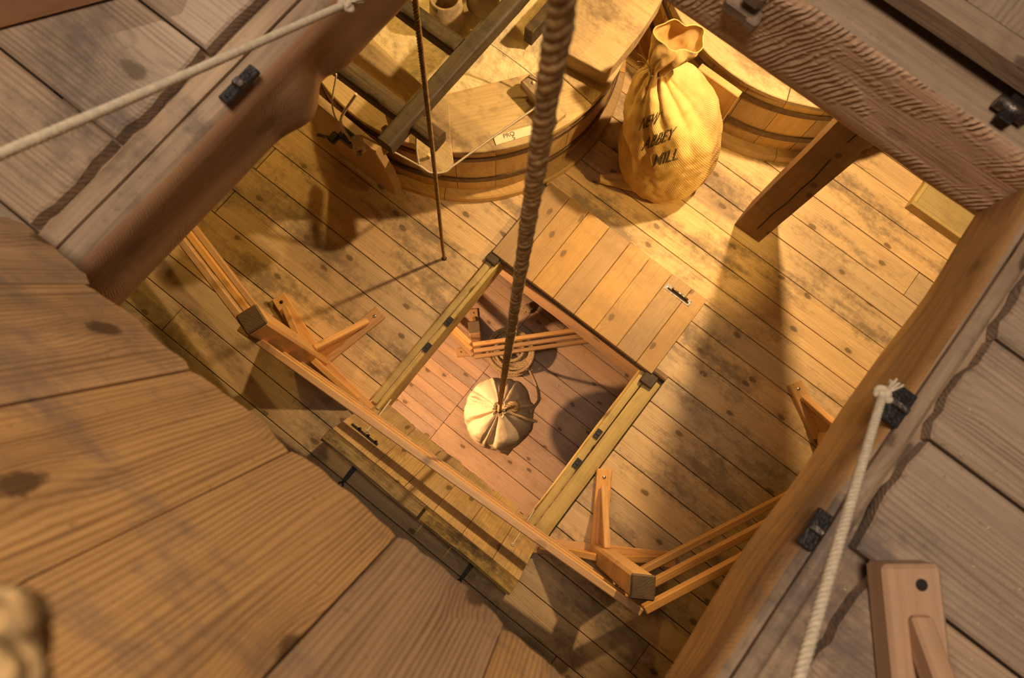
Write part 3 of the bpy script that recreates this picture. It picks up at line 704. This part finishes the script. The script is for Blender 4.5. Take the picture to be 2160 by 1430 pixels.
# ------------------------------------------------------------------ millstone tuns
def tun(name, cx, cy, label, zt=.60, R=.945, opening=True, seed=0):
    t = thing(name, (cx, cy, 0), label, 'millstone casing'); n = 26
    rnd = random.Random(seed)
    for i in range(n):
        a0, a1 = 2 * pi * i / n, 2 * pi * (i + 1) / n; bm = bmesh.new(); sub = 4; ri, ro = R - .035, R + rnd.uniform(-.002, .002)
        rows_ = []
        for k in range(sub + 1):
            a = a0 + .0016 + (a1 - a0 - .0032) * k / sub
            rows_.append([bm.verts.new((cos(a) * q_, sin(a) * q_, z)) for q_, z in ((ri, .06), (ro, .06), (ro, zt - .03), (ri, zt - .03))])
        for k in range(sub):
            for j in range(4): bm.faces.new((rows_[k][j], rows_[k][(j + 1) % 4], rows_[k + 1][(j + 1) % 4], rows_[k + 1][j]))
        bm.faces.new(rows_[0]); bm.faces.new(list(reversed(rows_[-1]))); bmesh.ops.recalc_face_normals(bm, faces=bm.faces[:])
        # grain runs up the stave: store the mesh turned so that local x is up
        me = bm_mesh(bm); me.transform(Matrix.Rotation(pi / 2, 4, 'Y')); o = link('stave', me, M_tun)
        o.matrix_basis = Matrix.Translation((cx, cy, 0)) @ Matrix.Rotation(-pi / 2, 4, 'Y'); adopt(o, t)
    def ringpart(nm, r0, r1, z0, z1, mat, segs=96, parts=1, bev=0):
        for i in range(parts):
            bm = bmesh.new(); m_ = segs // parts; rr = []
            e = .0 if parts == 1 else .0018
            for k in range(m_ + 1):
                a = 2 * pi * (i / parts) + e + (2 * pi / parts - 2 * e) * k / m_
                rr.append([bm.verts.new((cos(a) * q_, sin(a) * q_, z)) for q_, z in ((r0, z0), (r1, z0), (r1, z1 - bev), (r1 - bev, z1), (r0, z1))])
            for k in range(m_):
                for j in range(5): bm.faces.new((rr[k][j], rr[k][(j + 1) % 5], rr[k + 1][(j + 1) % 5], rr[k + 1][j]))
            if parts > 1: bm.faces.new(rr[0]); bm.faces.new(list(reversed(rr[-1])))
            else: bmesh.ops.remove_doubles(bm, verts=bm.verts[:], dist=1e-5)
            bmesh.ops.recalc_face_normals(bm, faces=bm.faces[:])
            o = link(nm, bm_mesh(bm), mat); o.location = (cx, cy, 0); adopt(o, t)
    ringpart('base_segment', .80, R + .060, 0, .062, M_tun, 96, 12, .010)
    ringpart('hoop', R, R + .010, .185, .235, M_hoop, bev=.004)
    ringpart('hoop', R, R + .010, .455, .495, M_hoop, bev=.004)
    return t
t1 = tun('millstone_tun', -1.733, 1.969, 'large round wooden millstone casing dusted with meal, under the dark frame', seed=1)
t2 = tun('millstone_tun', -.28, 3.47, 'second round millstone casing partly hidden behind the hessian sack', seed=2)
def lid(t, cx, cy, R=.965, z0=.57, z1=.60, poly=6, rot=0., ri=.52):
    """segmental lid boards with a polygonal opening showing the stone"""
    for i in range(poly):
        a0 = rot + 2 * pi * i / poly; a1 = rot + 2 * pi * (i + 1) / poly; pts = []
        for k in range(13):
            a = a0 + .002 + (a1 - a0 - .004) * k / 12
            rr_ = R + .006 * noise.noise(Vector((cos(a) * 6, sin(a) * 6, 1)))
            pts.append((cos(a) * rr_, sin(a) * rr_))
        pts.append((cos(a1 - .004) * ri, sin(a1 - .004) * ri)); pts.append((cos(a0 + .004) * ri, sin(a0 + .004) * ri))
        bm = extrude_outline(pts, z1 - z0, bev=.004)
        mid = (a0 + a1) / 2 + pi / 2
        me = bm_mesh(bm); me.transform(Matrix.Rotation(-mid, 4, 'Z')); o = link('lid_board', me, M_tunlid)
        o.matrix_basis = Matrix.Translation((cx, cy, z1)) @ Matrix.Rotation(mid, 4, 'Z'); adopt(o, t)
    bm = bmesh.new(); n = 46; rows_ = []
    for i in range(n):
        row = []
        for j in range(64):
            a = 2 * pi * j / 64; rr_ = (ri + .06) * i / (n - 1); p = Vector((cos(a) * rr_, sin(a) * rr_, 0))
            p.z = z0 - .004 + .010 * noise.noise(p * 14) + .008 * noise.noise(p * 34) ; row.append(bm.verts.new(p))
        rows_.append(row)
    for i in range(n - 1):
        for j in range(64):
            f = bm.faces.new((rows_[i][j], rows_[i + 1][j], rows_[i + 1][(j + 1) % 64], rows_[i][(j + 1) % 64])); f.smooth = True
    bmesh.ops.remove_doubles(bm, verts=bm.verts[:], dist=1e-4)
    o = link('stone', bm_mesh(bm), M_stone); o.location = (cx, cy, 0); adopt(o, t)
lid(t1, -1.733, 1.969, rot=radians(-66), ri=.66)
lid(t2, -.28, 3.47, rot=radians(-70), ri=.40)
# upstanding front boards bolted to the casings
sb = [(-.30, 0), (.20, 0), (.255, .02), (.27, .07), (.27, .62), (-.30, .62)]
bm = extrude_outline([(x, z) for x, z in [(-.29, .10), (.21, .10), (.262, .13), (.275, .19), (.26, .40), (.20, .62), (-.29, .70)]], .05, bev=.006)
o = link('front_board', bm_mesh(bm), M_tun); o.matrix_basis = Matrix.Translation((-1.70, .905, .0)) @ Matrix.Rotation(pi / 2, 4, 'X'); adopt(o, t1)
block('front_board', (-.445, 2.395, .02), (-.172, 2.44, .62), M_tun, t2, .004, 'z')
for z, x in ((.10, -.215), (.32, -.25), (.44, -.33)):
    block('iron_catch', (x - .02, 2.380, z - .012), (x + .02, 2.397, z + .012), M_wiron, t2, .003)
# raised segment of the first lid; dark block stands in for the shaded gap
bm = extrude_outline([(-.0, -.0), (.235, .035), (.235, .35), (.205, .60), (-.21, .62), (-.21, .26)], .12, bev=.004)
o = link('raised_lid_board', bm_mesh(bm), M_tunlid); o.location = (-1.03, 1.955, .715); adopt(o, t1)
block('gap_shade_block', (-1.30, 1.93, .602), (-1.245, 2.60, .72), M_horse, t1, .004, 'y')

# dark wooden frame (horse) standing on the first casing
hz = 1.0
hs = thing('hopper_horse', (-1.35, 1.3, .6), 'dark worn wooden frame of crossed bars standing on the first millstone casing', 'wooden frame')
def roundbar(nm, p0, p1, w_, h_, mat):
    return beam(nm, p0, p1, mat, hs, 'x' if abs(p1[0] - p0[0]) > abs(p1[1] - p0[1]) else 'y', .004, 50, 5, seed=p0[0] * 7, rnd=.006)
roundbar('bar', (-2.25, 1.012, .885), (-1.150, 1.102, .982), 0, 0, M_horse)
roundbar('bar', (-1.378, .872, .905), (-1.290, 2.45, 1.0), 0, 0, M_horse)
roundbar('bar', (-2.25, 1.450, .900), (-1.38, 1.540, .992), 0, 0, M_horse)
block('leg', (-1.50, 1.035, .60), (-1.445, 1.083, .92), M_tun, hs, .006, 'z')
block('leg', (-2.20, 1.035, .60), (-2.14, 1.083, .92), M_tun, hs, .006, 'z')
block('leg', (-1.355, 2.36, .60), (-1.305, 2.42, .93), M_tun, hs, .006, 'z')
block('leg', (-2.20, 1.47, .60), (-2.15, 1.52, .93), M_tun, hs, .006, 'z')
# peg board with rounded end, resting on the lid edge
pb_ = thing('guide_board', (-1.30, 1.10, .61), 'pale rounded board with a small peg guiding the string on the casing edge', 'peg board')
pts = [(-1.44, 1.30), (-1.36, 1.36), (-1.22, 1.20)] + [(-1.235 + .105 * cos(a), 1.085 + .105 * sin(a)) for a in [radians(q) for q in range(20, -130, -15)]] + [(-1.40, 1.12)]
bm = extrude_outline([(p[0] + 1.3, p[1] - 1.1) for p in pts], .028, bev=.004)
o = link('board', bm_mesh(bm), M_tunlid); o.location = (-1.30, 1.10, .634); adopt(o, pb_)
bm = bmesh.new(); tube_into(bm, [Vector((-1.255, 1.055, .63)), Vector((-1.245, 1.06, .675))], .010, 8)
adopt(link('peg', bm_mesh(bm), M_chaff), pb_)
# tapered leg bracket beside it
bm = extrude_outline([(-.040, .0), (.040, .02), (.022, -.13), (.0, -.17), (-.022, -.13)], .04, bev=.006)
o = tag(link('leg_bracket', bm_mesh(bm), M_tun), 'tapered pale wooden toe between the two dark bars', 'bracket'); o.matrix_basis = Matrix.Translation((-1.44, .975, .80)) @ Matrix.Rotation(radians(68), 4, 'X')
o.parent = None; o.name = 'toe'; 
for k_ in ('label', 'category'): del o[k_]
adopt(o, t1)
# string running over the casing
def strand(name, ctrl, rad, mat, label, cat='string', seg=6, n=50):
    bm = bmesh.new(); tube_into(bm, spline(ctrl, n), rad, seg); o = link(name, bm_mesh(bm), mat); tag(o, label, cat); at_origin(o, ctrl[0]); return o
strand('string', [(-1.56, .90, .74), (-1.40, .945, .70), (-1.252, .985, .655), (-1.19, .995, .640), (-1.135, 1.045, .640), (-1.12, 1.10, .645), (-1.05, 1.37, .66), (-.965, 1.655, .69), (-.96, 1.70, .70)], .0055, M_rope, 'pale string running round the peg board to the wooden block')
strand('string', [(-1.45, 1.66, .86), (-1.25, 1.72, .76), (-1.02, 1.745, .70)], .004, M_rope, 'thin string slanting across the stone toward the wooden block')
strand('string', [(-1.335, 1.10, .86), (-1.30, 1.03, .74), (-1.262, .99, .66)], .006, M_rope, 'short white string hanging below the dark frame')
# block (crook peg)
bk = thing('wooden_block', (-.98, 1.70, .6), 'short thick wooden block lying on the casing lid by the hoist rope', 'block')
bar('body', (-1.125, 1.715, .665), (-.835, 1.66, .665), .085, .060, M_tunlid, bk, bev=.012)
bar('foot', (-1.06, 1.70, .617), (-.98, 1.69, .617), .07, .034, M_tunlid, bk, bev=.004)
bm = bmesh.new(); bmesh.ops.create_uvsphere(bm, u_segments=10, v_segments=6, radius=.010); o = link('peg_head', bm_mesh(bm), M_chaff); o.location = (-1.07, 1.715, .696); adopt(o, bk)
# sign card
sg = thing('sign_card', (-.96, 1.48, .601), 'small cream card with printed lettering on the casing lid', 'sign')
sd = (Vector((-.885, 1.615, .603)) - Vector((-1.052, 1.362, .603))); 
bar('card', (-1.052, 1.362, .6035), (-.885, 1.615, .6035), .052, .003, M_sign, sg, bev=0)
def textmesh(s, size, extr=0.0):
    cu = bpy.data.curves.new('t', 'FONT'); cu.body = s; cu.size = size; cu.offset = size * .007; cu.align_x = 'CENTER'; cu.align_y = 'CENTER'; cu.extrude = extr
    ob = bpy.data.objects.new('t', cu); COL.objects.link(ob); dg = bpy.context.evaluated_depsgraph_get(); me = bpy.data.meshes.new_from_object(ob.evaluated_get(dg)); bpy.data.objects.remove(ob); return me
X_ = sd.normalized(); Y_ = Vector((0, 0, 1)).cross(X_)
for s_, off, row in (('PRO', -.068, .010), ('S', -.048, -.014)):
    me = textmesh(s_, .034, .0004); o = link('lettering', me, M_ink2)
    o.matrix_basis = Matrix.Translation(Vector((-.968, 1.488, .6054)) + X_ * off + Y_ * row) @ Matrix((X_, Y_, Vector((0, 0, 1)))).transposed().to_4x4(); adopt(o, sg)
# iron catch and rope-wound peg on the front board of the first casing
ic = thing('iron_catch', (-1.67, .87, .62), 'dark iron bracket with a bolt on the left front board of the casing', 'bracket')
block('plate', (-1.70, .845, .60), (-1.61, .905, .66), M_iron, ic, .006)
block('jaw', (-1.735, .80, .61), (-1.69, .86, .65), M_iron, ic, .008)
bm = bmesh.new(); tube_into(bm, [Vector((-1.79, .79, .63)), Vector((-1.69, .835, .635))], .009, 8); adopt(link('bolt', bm_mesh(bm), M_wiron), ic)
wp = thing('wound_peg', (-1.57, .865, .62), 'wooden peg wound with thick pale cord on the casing front', 'peg')
bm = bmesh.new(); tube_into(bm, [Vector((-1.60, .885, .66)), Vector((-1.50, .815, .70))], .014, 8); adopt(link('peg', bm_mesh(bm), M_tunlid), wp)
bm = bmesh.new(); pts = []
for k in range(90):
    a = 2 * pi * k / 14; ax = Vector((-1.60, .895, .665)).lerp(Vector((-1.53, .845, .69)), k / 90); pts.append(ax + Vector((cos(a) * .014, cos(a) * .018, sin(a) * .027)))
tube_into(bm, pts, .0095, 7); adopt(link('cord_winding', bm_mesh(bm), M_rope), wp)
strand('rope', [(-1.58, .97, 1.02), (-1.64, .87, .84), (-1.615, .865, .67)], .0075, M_rope, 'pale cord hanging down to the iron bracket left of the casing', 'rope')
strand('rope', [(-1.72, .99, 1.02), (-1.72, .90, .84), (-1.675, .87, .67)], .0045, M_rope, 'thin cord just left of the pale cord by the iron bracket', 'rope')
# hopper shoe with round openings above the stone (top edge of the picture)
sh_ = thing('hopper_shoe', (-1.62, 1.85, .6), 'curved wooden hopper shoe with round openings at the top of the casing', 'hopper')
for (x, y, z, r0) in ((-1.70, 1.76, .80, .085), (-1.82, 1.94, .90, .11), (-1.60, 1.95, .84, .08)):
    bm = bmesh.new(); rows_ = []
    for (rr_, zz) in ((r0 * 1.15, -.20), (r0, 0), (r0 - .014, 0), (r0 * .9, -.19)):
        rows_.append([bm.verts.new((cos(2 * pi * k / 32) * rr_, sin(2 * pi * k / 32) * rr_, zz)) for k in range(32)])
    for i in range(3):
        for k in range(32): bm.faces.new((rows_[i][k], rows_[i][(k + 1) % 32], rows_[i + 1][(k + 1) % 32], rows_[i + 1][k]))
    bmesh.ops.recalc_face_normals(bm, faces=bm.faces[:])
    o = link('round_rim', bm_mesh(bm, smooth=True), M_tunlid); o.location = (x, y, z); adopt(o, sh_)
block('tray', (-2.05, 1.70, .585), (-1.50, 2.2, .605), M_meal, sh_, .004)

# ------------------------------------------------------------------ ropes of the hoist and the pull cord
hoist = rope('hoist_rope', [(-.187, .33, 4.25), (-.187, .33, 2.0), (-.190, .335, .5), (-.195, .345, -.76)], .0130, .050, M_hoist, None, n=200, strands=3, seg=8, fuzz=.0024, fat=1.08)
tag(hoist, 'thick twisted hemp hoist rope hanging down the middle through both hatches', 'rope'); at_origin(hoist, (-.187, .33, 2.0))
pull = rope('pull_cord', [(-.93, .86, 2.72), (-.965, .835, 1.3), (-.995, .815, .3), (-.999, .808, -.02)], .0098, .045, M_cord, None, n=120, strands=3, seg=6)
tag(pull, 'thin brown pull cord dropping into a hole in the middle floor', 'rope'); at_origin(pull, (-.98, .82, 1.3))
bm = bmesh.new(); bmesh.ops.create_cone(bm, cap_ends=True, segments=16, radius1=.016, radius2=.016, depth=.003)
o = link('cord_hole', bm_mesh(bm), M_hole); o.location = (-.999, .808, .0005); adopt(o, floor)

# ------------------------------------------------------------------ sacks
def sack_mesh(spine, nu=160, nv=90, fold=None, amp=.006, solid=0., close_top=False, cap=True):
    """spine: list of (centre, radius x, radius y); returns bmesh with uv and the grid"""
    cs = spline([s[0] for s in spine], nv); rs = spline([(s[1], s[2], 0) for s in spine], nv)
    bm = bmesh.new(); uvl = bm.loops.layers.uv.new('uv'); rows_ = []
    for i in range(nv + 1):
        v = i / nv; row = []
        for j in range(nu):
            a = 2 * pi * j / nu; d = Vector((cos(a), sin(a), 0)); rx, ry = rs[i].x, rs[i].y
            k = fold(a, v) if fold else 1.
            p = cs[i] + Vector((d.x * rx * k, d.y * ry * k, 0))
            nz = noise.noise(p * 7) * amp + noise.noise(p * 19) * amp * .45 + noise.noise(p * 50) * amp * .12
            p = p + d * nz * min(1, rx / .1) + Vector((0, 0, nz * .3)); row.append(bm.verts.new(p))
        rows_.append(row)
    for i in range(nv):
        for j in range(nu):
            f = bm.faces.new((rows_[i][j], rows_[i][(j + 1) % nu], rows_[i + 1][(j + 1) % nu], rows_[i + 1][j])); f.smooth = True
            for lp, (ii, jj) in zip(f.loops, ((i, j), (i, j + 1), (i + 1, j + 1), (i + 1, j))): lp[uvl].uv = (jj / nu * 1.7, ii / nv)
    if cap: bm.faces.new(list(reversed(rows_[0])))
    if close_top: bm.faces.new(rows_[-1])
    return bm, rows_

# standing sack with printed lettering
sk = thing('sack', (-.30, 2.12, 0), 'full yellow hessian sack printed NEW ABBEY MILL leaning on the millstone casing', 'sack')
def adiff(a, b): return (a - b + pi) % (2 * pi) - pi
rs_ = random.Random(5)
PL1 = [(radians(-64), .13, -.34), (radians(-28), .12, -.30), (radians(-46), .12, .12), (radians(-98), .10, -.16), (radians(-84), .13, .10), (radians(-128), .10, -.22), (radians(-2), .12, -.22), (radians(24), .14, .10)] + [(radians(q_), .12, rs_.uniform(-.28, .06)) for q_ in range(45, 220, 22)]
def fold1(a, v):
    near = exp(-((v - .80) / .20) ** 2) if v < .80 else exp(-((v - .80) / .10) ** 2)
    s = sum(am * exp(-(adiff(a, ang + .25 * (v - .7)) / (wd * (1.25 - .5 * v))) ** 2) for ang, wd, am in PL1)
    k = 1 + s * near * 1.05
    k -= .17 * exp(-((v - .34) / .045) ** 2) * exp(-(adiff(a, radians(-118)) / .30) ** 2)
    k += .05 * exp(-((v - .42) / .05) ** 2) * exp(-(adiff(a, radians(-95)) / .30) ** 2)
    k -= .10 * exp(-((v - .52) / .12) ** 2) * exp(-(adiff(a, radians(-88)) / .09) ** 2)
    if v > .90: k *= 1 + (.22 * sin(2 * a + .6) + .10 * sin(5 * a + 2)) * (v - .90) / .1
    return k
spine1 = [((-.320, 2.120, .004), .13, .13), ((-.318, 2.118, .012), .215, .215), ((-.318, 2.118, .05), .262, .262), ((-.325, 2.118, .13), .284, .282), ((-.335, 2.118, .24), .293, .288), ((-.350, 2.115, .36), .292, .287), ((-.370, 2.11, .48), .284, .280), ((-.400, 2.105, .60), .268, .264),
          ((-.440, 2.10, .71), .232, .232), ((-.490, 2.085, .80), .170, .180), ((-.535, 2.07, .87), .095, .105), ((-.555, 2.065, .915), .050, .055), ((-.562, 2.070, .95), .058, .062), ((-.560, 2.095, .995), .088, .092), ((-.550, 2.13, 1.05), .108, .104), ((-.545, 2.15, 1.09), .100, .094)]
bm, rows_ = sack_mesh(spine1, nu=220, nv=140, fold=fold1, amp=.016)
body = link('body', bm_mesh(bm), M_sack1); 
mod = body.modifiers.new('thick', 'SOLIDIFY'); mod.thickness = .004; mod.offset = -1
at_origin(body, (-.32, 2.12, 0)); adopt(body, sk)
# tie
bm = bmesh.new()
for q_ in range(2):
    tube_into(bm, [Vector((-.560 + cos(a) * .050, 2.065 + sin(a) * .058, .912 + .012 * q_ + .01 * sin(a))) for a in [2 * pi * k / 24 for k in range(25)]], .0035, 6)
for dx, dy, dz in ((-.05, -.07, -.06), (-.07, -.05, -.03), (-.09, .01, .02), (-.06, -.04, .04)):
    b = Vector((-.598, 2.035, .918)); tube_into(bm, spline([b, b + Vector((dx, dy, dz)) * .5 + Vector((0, 0, .015)), b + Vector((dx, dy, dz))], 10), .0018, 5)
o = link('tie_string', bm_mesh(bm), M_rope); at_origin(o, (-.56, 2.06, .96)); adopt(o, sk)
# bottom corner ear
ear = [((-.34, 1.94, .06), .050, .080), ((-.42, 1.885, .060), .045, .075), ((-.48, 1.85, .056), .036, .060), ((-.525, 1.82, .052), .030, .055), ((-.562, 1.79, .050), .018, .058)]
bm = bmesh.new(); cs = spline([e[0] for e in ear], 24); rr2 = spline([(e[1], e[2], 0) for e in ear], 24); rw = []
fr = frames(cs)
for i, (t_, N_, B_) in enumerate(fr):
    rw.append([bm.verts.new(cs[i] + N_ * cos(2 * pi * k / 32) * rr2[i].y * .8 * (1 + .25 * sin(4 * pi * k / 32 * 2)) + B_ * sin(2 * pi * k / 32) * rr2[i].x * (1 + .3 * sin(6 * pi * k / 32))) for k in range(32)])
for i in range(len(rw) - 1):
    for k in range(32): f = bm.faces.new((rw[i][k], rw[i][(k + 1) % 32], rw[i + 1][(k + 1) % 32], rw[i + 1][k])); f.smooth = True
bm.faces.new(list(reversed(rw[0]))); bm.faces.new(rw[-1])
for v in bm.verts: v.co.z = max(.004, v.co.z)
o = link('bottom_corner', bm_mesh(bm), M_sack1); at_origin(o, (-.45, 1.87, .05)); adopt(o, sk)
# side seam
pv = []
for i in range(6, 76):
    j = int(160 * (radians(-148) % (2 * pi)) / (2 * pi)); 
    pass
# lettering: flat outlines laid onto the cloth
bvh = None
me_b = body.data; mwv = [v.co + Vector((-.32, 2.12, 0)) for v in me_b.vertices]
bvh = BVHTree.FromPolygons(mwv, [p.vertices[:] for p in me_b.polygons])
eye = Vector((0, 0, 4.0))
def ray(px, py):
    d = (r * (px - 1080) + dn * (py - 715) + fw * 1440.).normalized(); return bvh.ray_cast(eye, d)
def stencil(s, px, py, w_px, h_px, rot, parent, mat, curve=0.):
    me = textmesh(s, 1.0); bm = bmesh.new(); bm.from_mesh(me)
    bmesh.ops.triangulate(bm, faces=bm.faces[:])
    for _ in range(2):
        long_ = [e for e in bm.edges if e.calc_length() > .06]
        bmesh.ops.subdivide_edges(bm, edges=long_, cuts=1)
    xs_ = [v.co.x for v in bm.verts]; ys_ = [v.co.y for v in bm.verts]; x0, x1, y0, y1 = min(xs_), max(xs_), min(ys_), max(ys_)
    c_, s__ = cos(rot), sin(rot)
    for v in bm.verts:
        u = ((v.co.x - x0) / (x1 - x0) - .5) * w_px; q_ = ((v.co.y - y0) / (y1 - y0) - .5) * h_px + curve * (u / w_px) ** 2
        hit = ray(px + u * c_ + q_ * s__, py - (u * -s__) * -1 * -1 - q_ * c_ if False else py - (u * s__ * -1) * -1 - q_ * c_)
        v.co = hit[0] + hit[1] * .0025 if hit[0] is not None else Vector((-.3, 1.9, .3))
    o = link('lettering', bm_mesh(bm), mat); at_origin(o, (-.3, 1.85, .4)); adopt(o, parent)
    md = o.modifiers.new('ink', 'SOLIDIFY'); md.thickness = .0008
    return o
stencil('NEW', 1372, 254, 42, 30, radians(22), sk, M_ink)
stencil('ABBEY', 1391, 292, 70, 29, radians(21), sk, M_ink)
stencil('MILL', 1407, 331, 56, 27, radians(17), sk, M_ink)

# hanging sack
hk = thing('sack', (-.19, .35, -1.8), 'pale canvas sack hanging on the hoist rope below the lower hatch', 'sack')
LOB = ((radians(-36), .36, .20), (radians(30), .20, -.50), (radians(12), .07, .16), (radians(62), .10, -.26), (radians(48), .06, .16), (radians(-68), .09, -.42), (radians(-98), .16, .14), (radians(-82), .04, -.12), (radians(160), .45, .12), (radians(92), .22, .14), (radians(122), .07, -.26), (radians(140), .05, .08), (radians(200), .07, -.20), (radians(-122), .06, -.26), (radians(-8), .08, -.26), (radians(236), .07, -.20), (radians(178), .05, -.14), (radians(104), .04, -.14))
def fold2(a, v):
    near = exp(-((v - .78) / .24) ** 2) if v < .78 else 1.
    s = sum(am * exp(-(adiff(a, ang) / (wd * (1.5 - .6 * v))) ** 2) for ang, wd, am in LOB)
    ears = .34 * exp(-(adiff(a, radians(196)) / .09) ** 2) * exp(-((v - .66) / .06) ** 2) + .26 * exp(-(adiff(a, radians(22)) / .08) ** 2) * exp(-((v - .56) / .08) ** 2)
    return max(.22, 1 + s * near * 1.15 + ears)
cxh, cyh = -.195, .360
spine2 = [((cxh, cyh, -1.78), .05, .05), ((cxh, cyh, -1.77), .17, .17), ((cxh, cyh, -1.70), .235, .235), ((cxh, cyh, -1.55), .262, .262), ((cxh, cyh, -1.38), .270, .270), ((cxh, cyh, -1.20), .268, .268), ((cxh, cyh, -1.06), .255, .255), ((cxh, cyh, -.96), .225, .225),
          ((cxh, cyh, -.88), .170, .170), ((cxh, cyh, -.82), .090, .090), ((-.20, .355, -.785), .036, .036), ((-.20, .352, -.755), .030, .030), ((-.20, .350, -.72), .052, .052)]
bm, _ = sack_mesh(spine2, fold=fold2, amp=.010, nu=200, nv=110)
o = link('body', bm_mesh(bm), M_sack2); md = o.modifiers.new('thick', 'SOLIDIFY'); md.thickness = .003; md.offset = -1; at_origin(o, (-.19, .35, -1.2)); adopt(o, hk)
# large cloth corner falling toward the near side
bm = bmesh.new(); uvl = bm.loops.layers.uv.new('uv'); n = 26; G = []
A0, B0, C0 = Vector((-.21, .33, -.775)), Vector((.02, .40, -1.01)), Vector((-.235, .045, -1.10))
TIP = Vector((.045, .155, -1.22))
for i in range(n + 1):
    row = []
    for j in range(n + 1):
        u, v = i / n, j / n; p = A0 * (1 - u) * (1 - v) + B0 * u * (1 - v) + C0 * (1 - u) * v * .0 + Vector((-.16, .12, -1.03)) * (1 - u) * v + TIP * u * v
        bul = sin(pi * u * .9) * sin(pi * v * .9); nn = Vector((.35, -.45, .85)).normalized()
        p = p + nn * (.055 * bul + .010 * noise.noise(p * 18)); row.append(bm.verts.new(p))
    G.append(row)
for i in range(n):
    for j in range(n):
        f = bm.faces.new((G[i][j], G[i + 1][j], G[i + 1][j + 1], G[i][j + 1])); f.smooth = True
        for lp, (a_, b_) in zip(f.loops, ((i, j), (i + 1, j), (i + 1, j + 1), (i, j + 1))): lp[uvl].uv = (a_ / n * .4, b_ / n * .4)
o = link('cloth_corner', bm_mesh(bm), M_sack2); md = o.modifiers.new('thick', 'SOLIDIFY'); md.thickness = .004; at_origin(o, A0); adopt(o, hk)
bm = bmesh.new()
for q_ in range(4): tube_into(bm, [Vector((-.200 + cos(a) * .036, .352 + sin(a) * .036, -.775 + .013 * q_ + .004 * sin(a))) for a in [2 * pi * k / 20 for k in range(21)]], .007, 6)
rope_into(bm, spline([(-.185, .36, -.745), (-.165, .42, -.74), (-.13, .455, -.76), (-.115, .42, -.79), (-.15, .38, -.80)], 30), .020, .07, fuzz=.003)
o = link('rope_lashing', bm_mesh(bm), M_hoist); at_origin(o, (-.2, .35, -.76)); adopt(o, hk)
bm = bmesh.new(); rope_into(bm, spline([(-.15, .375, -.775), (-.10, .39, -.775), (-.02, .42, -.80), (.06, .455, -.84)], 30), .011, .05)
o = link('rope_end', bm_mesh(bm), M_coil); at_origin(o, (-.1, .39, -.78)); adopt(o, hk)
# slack line from the sack to the coil on the lowest floor
line = rope('slack_line', [(-.02, .50, -.98), (-.02, .56, -1.10), (-.03, .66, -1.40), (-.10, .78, -1.85), (-.24, .92, -2.35), (-.40, 1.00, -2.47)], .0125, .05, M_coil, None, n=60)
tag(line, 'slack rope running from the hanging sack down to the coil', 'rope'); at_origin(line, (-.1, .8, -1.85))
# coil
bm = bmesh.new(); rnd = random.Random(12)
for q_ in range(20):
    R_ = .200 + rnd.uniform(-.075, .03); z = -2.575 + q_ * .013; ox, oy = rnd.uniform(-.02, .02), rnd.uniform(-.02, .02); tl = rnd.uniform(-.12, .12); th = rnd.uniform(0, 6)
    loop = [Vector((-.52 + ox + cos(a) * R_, .98 + oy + sin(a) * R_ * .92, z + .02 + tl * R_ * .5 * cos(a + th))) for a in [2 * pi * k / 40 for k in range(41)]]
    for v in loop: v.z = max(v.z, -2.582)
    rope_into(bm, loop, .0165, .07, seg=5)
coil = link('rope_coil', bm_mesh(bm), M_coil); tag(coil, 'coil of hemp rope lying under the guard rail of the lowest floor', 'rope'); at_origin(coil, (-.56, .96, -2.6))
# rope knot end hanging under the folded leaf
kp = Vector((-.665, 1.435, -2.6))
kn = thing('rope_knot', kp, 'ball-shaped rope knot lying on the lowest floor by the far edge of the hatch', 'rope')
bm = bmesh.new()
for q_ in range(6):
    ra = random.Random(q_); ax = Vector((ra.uniform(-1, 1), ra.uniform(-1, 1), ra.uniform(-.6, .6))).normalized(); u_ = ax.orthogonal().normalized(); v_ = ax.cross(u_)
    rope_into(bm, [kp + Vector((0, 0, .06)) + (u_ * cos(a) + v_ * sin(a)) * .042 for a in [2 * pi * k / 24 for k in range(25)]], .013, .05, seg=5)
adopt(link('knot', bm_mesh(bm), M_coil), kn)
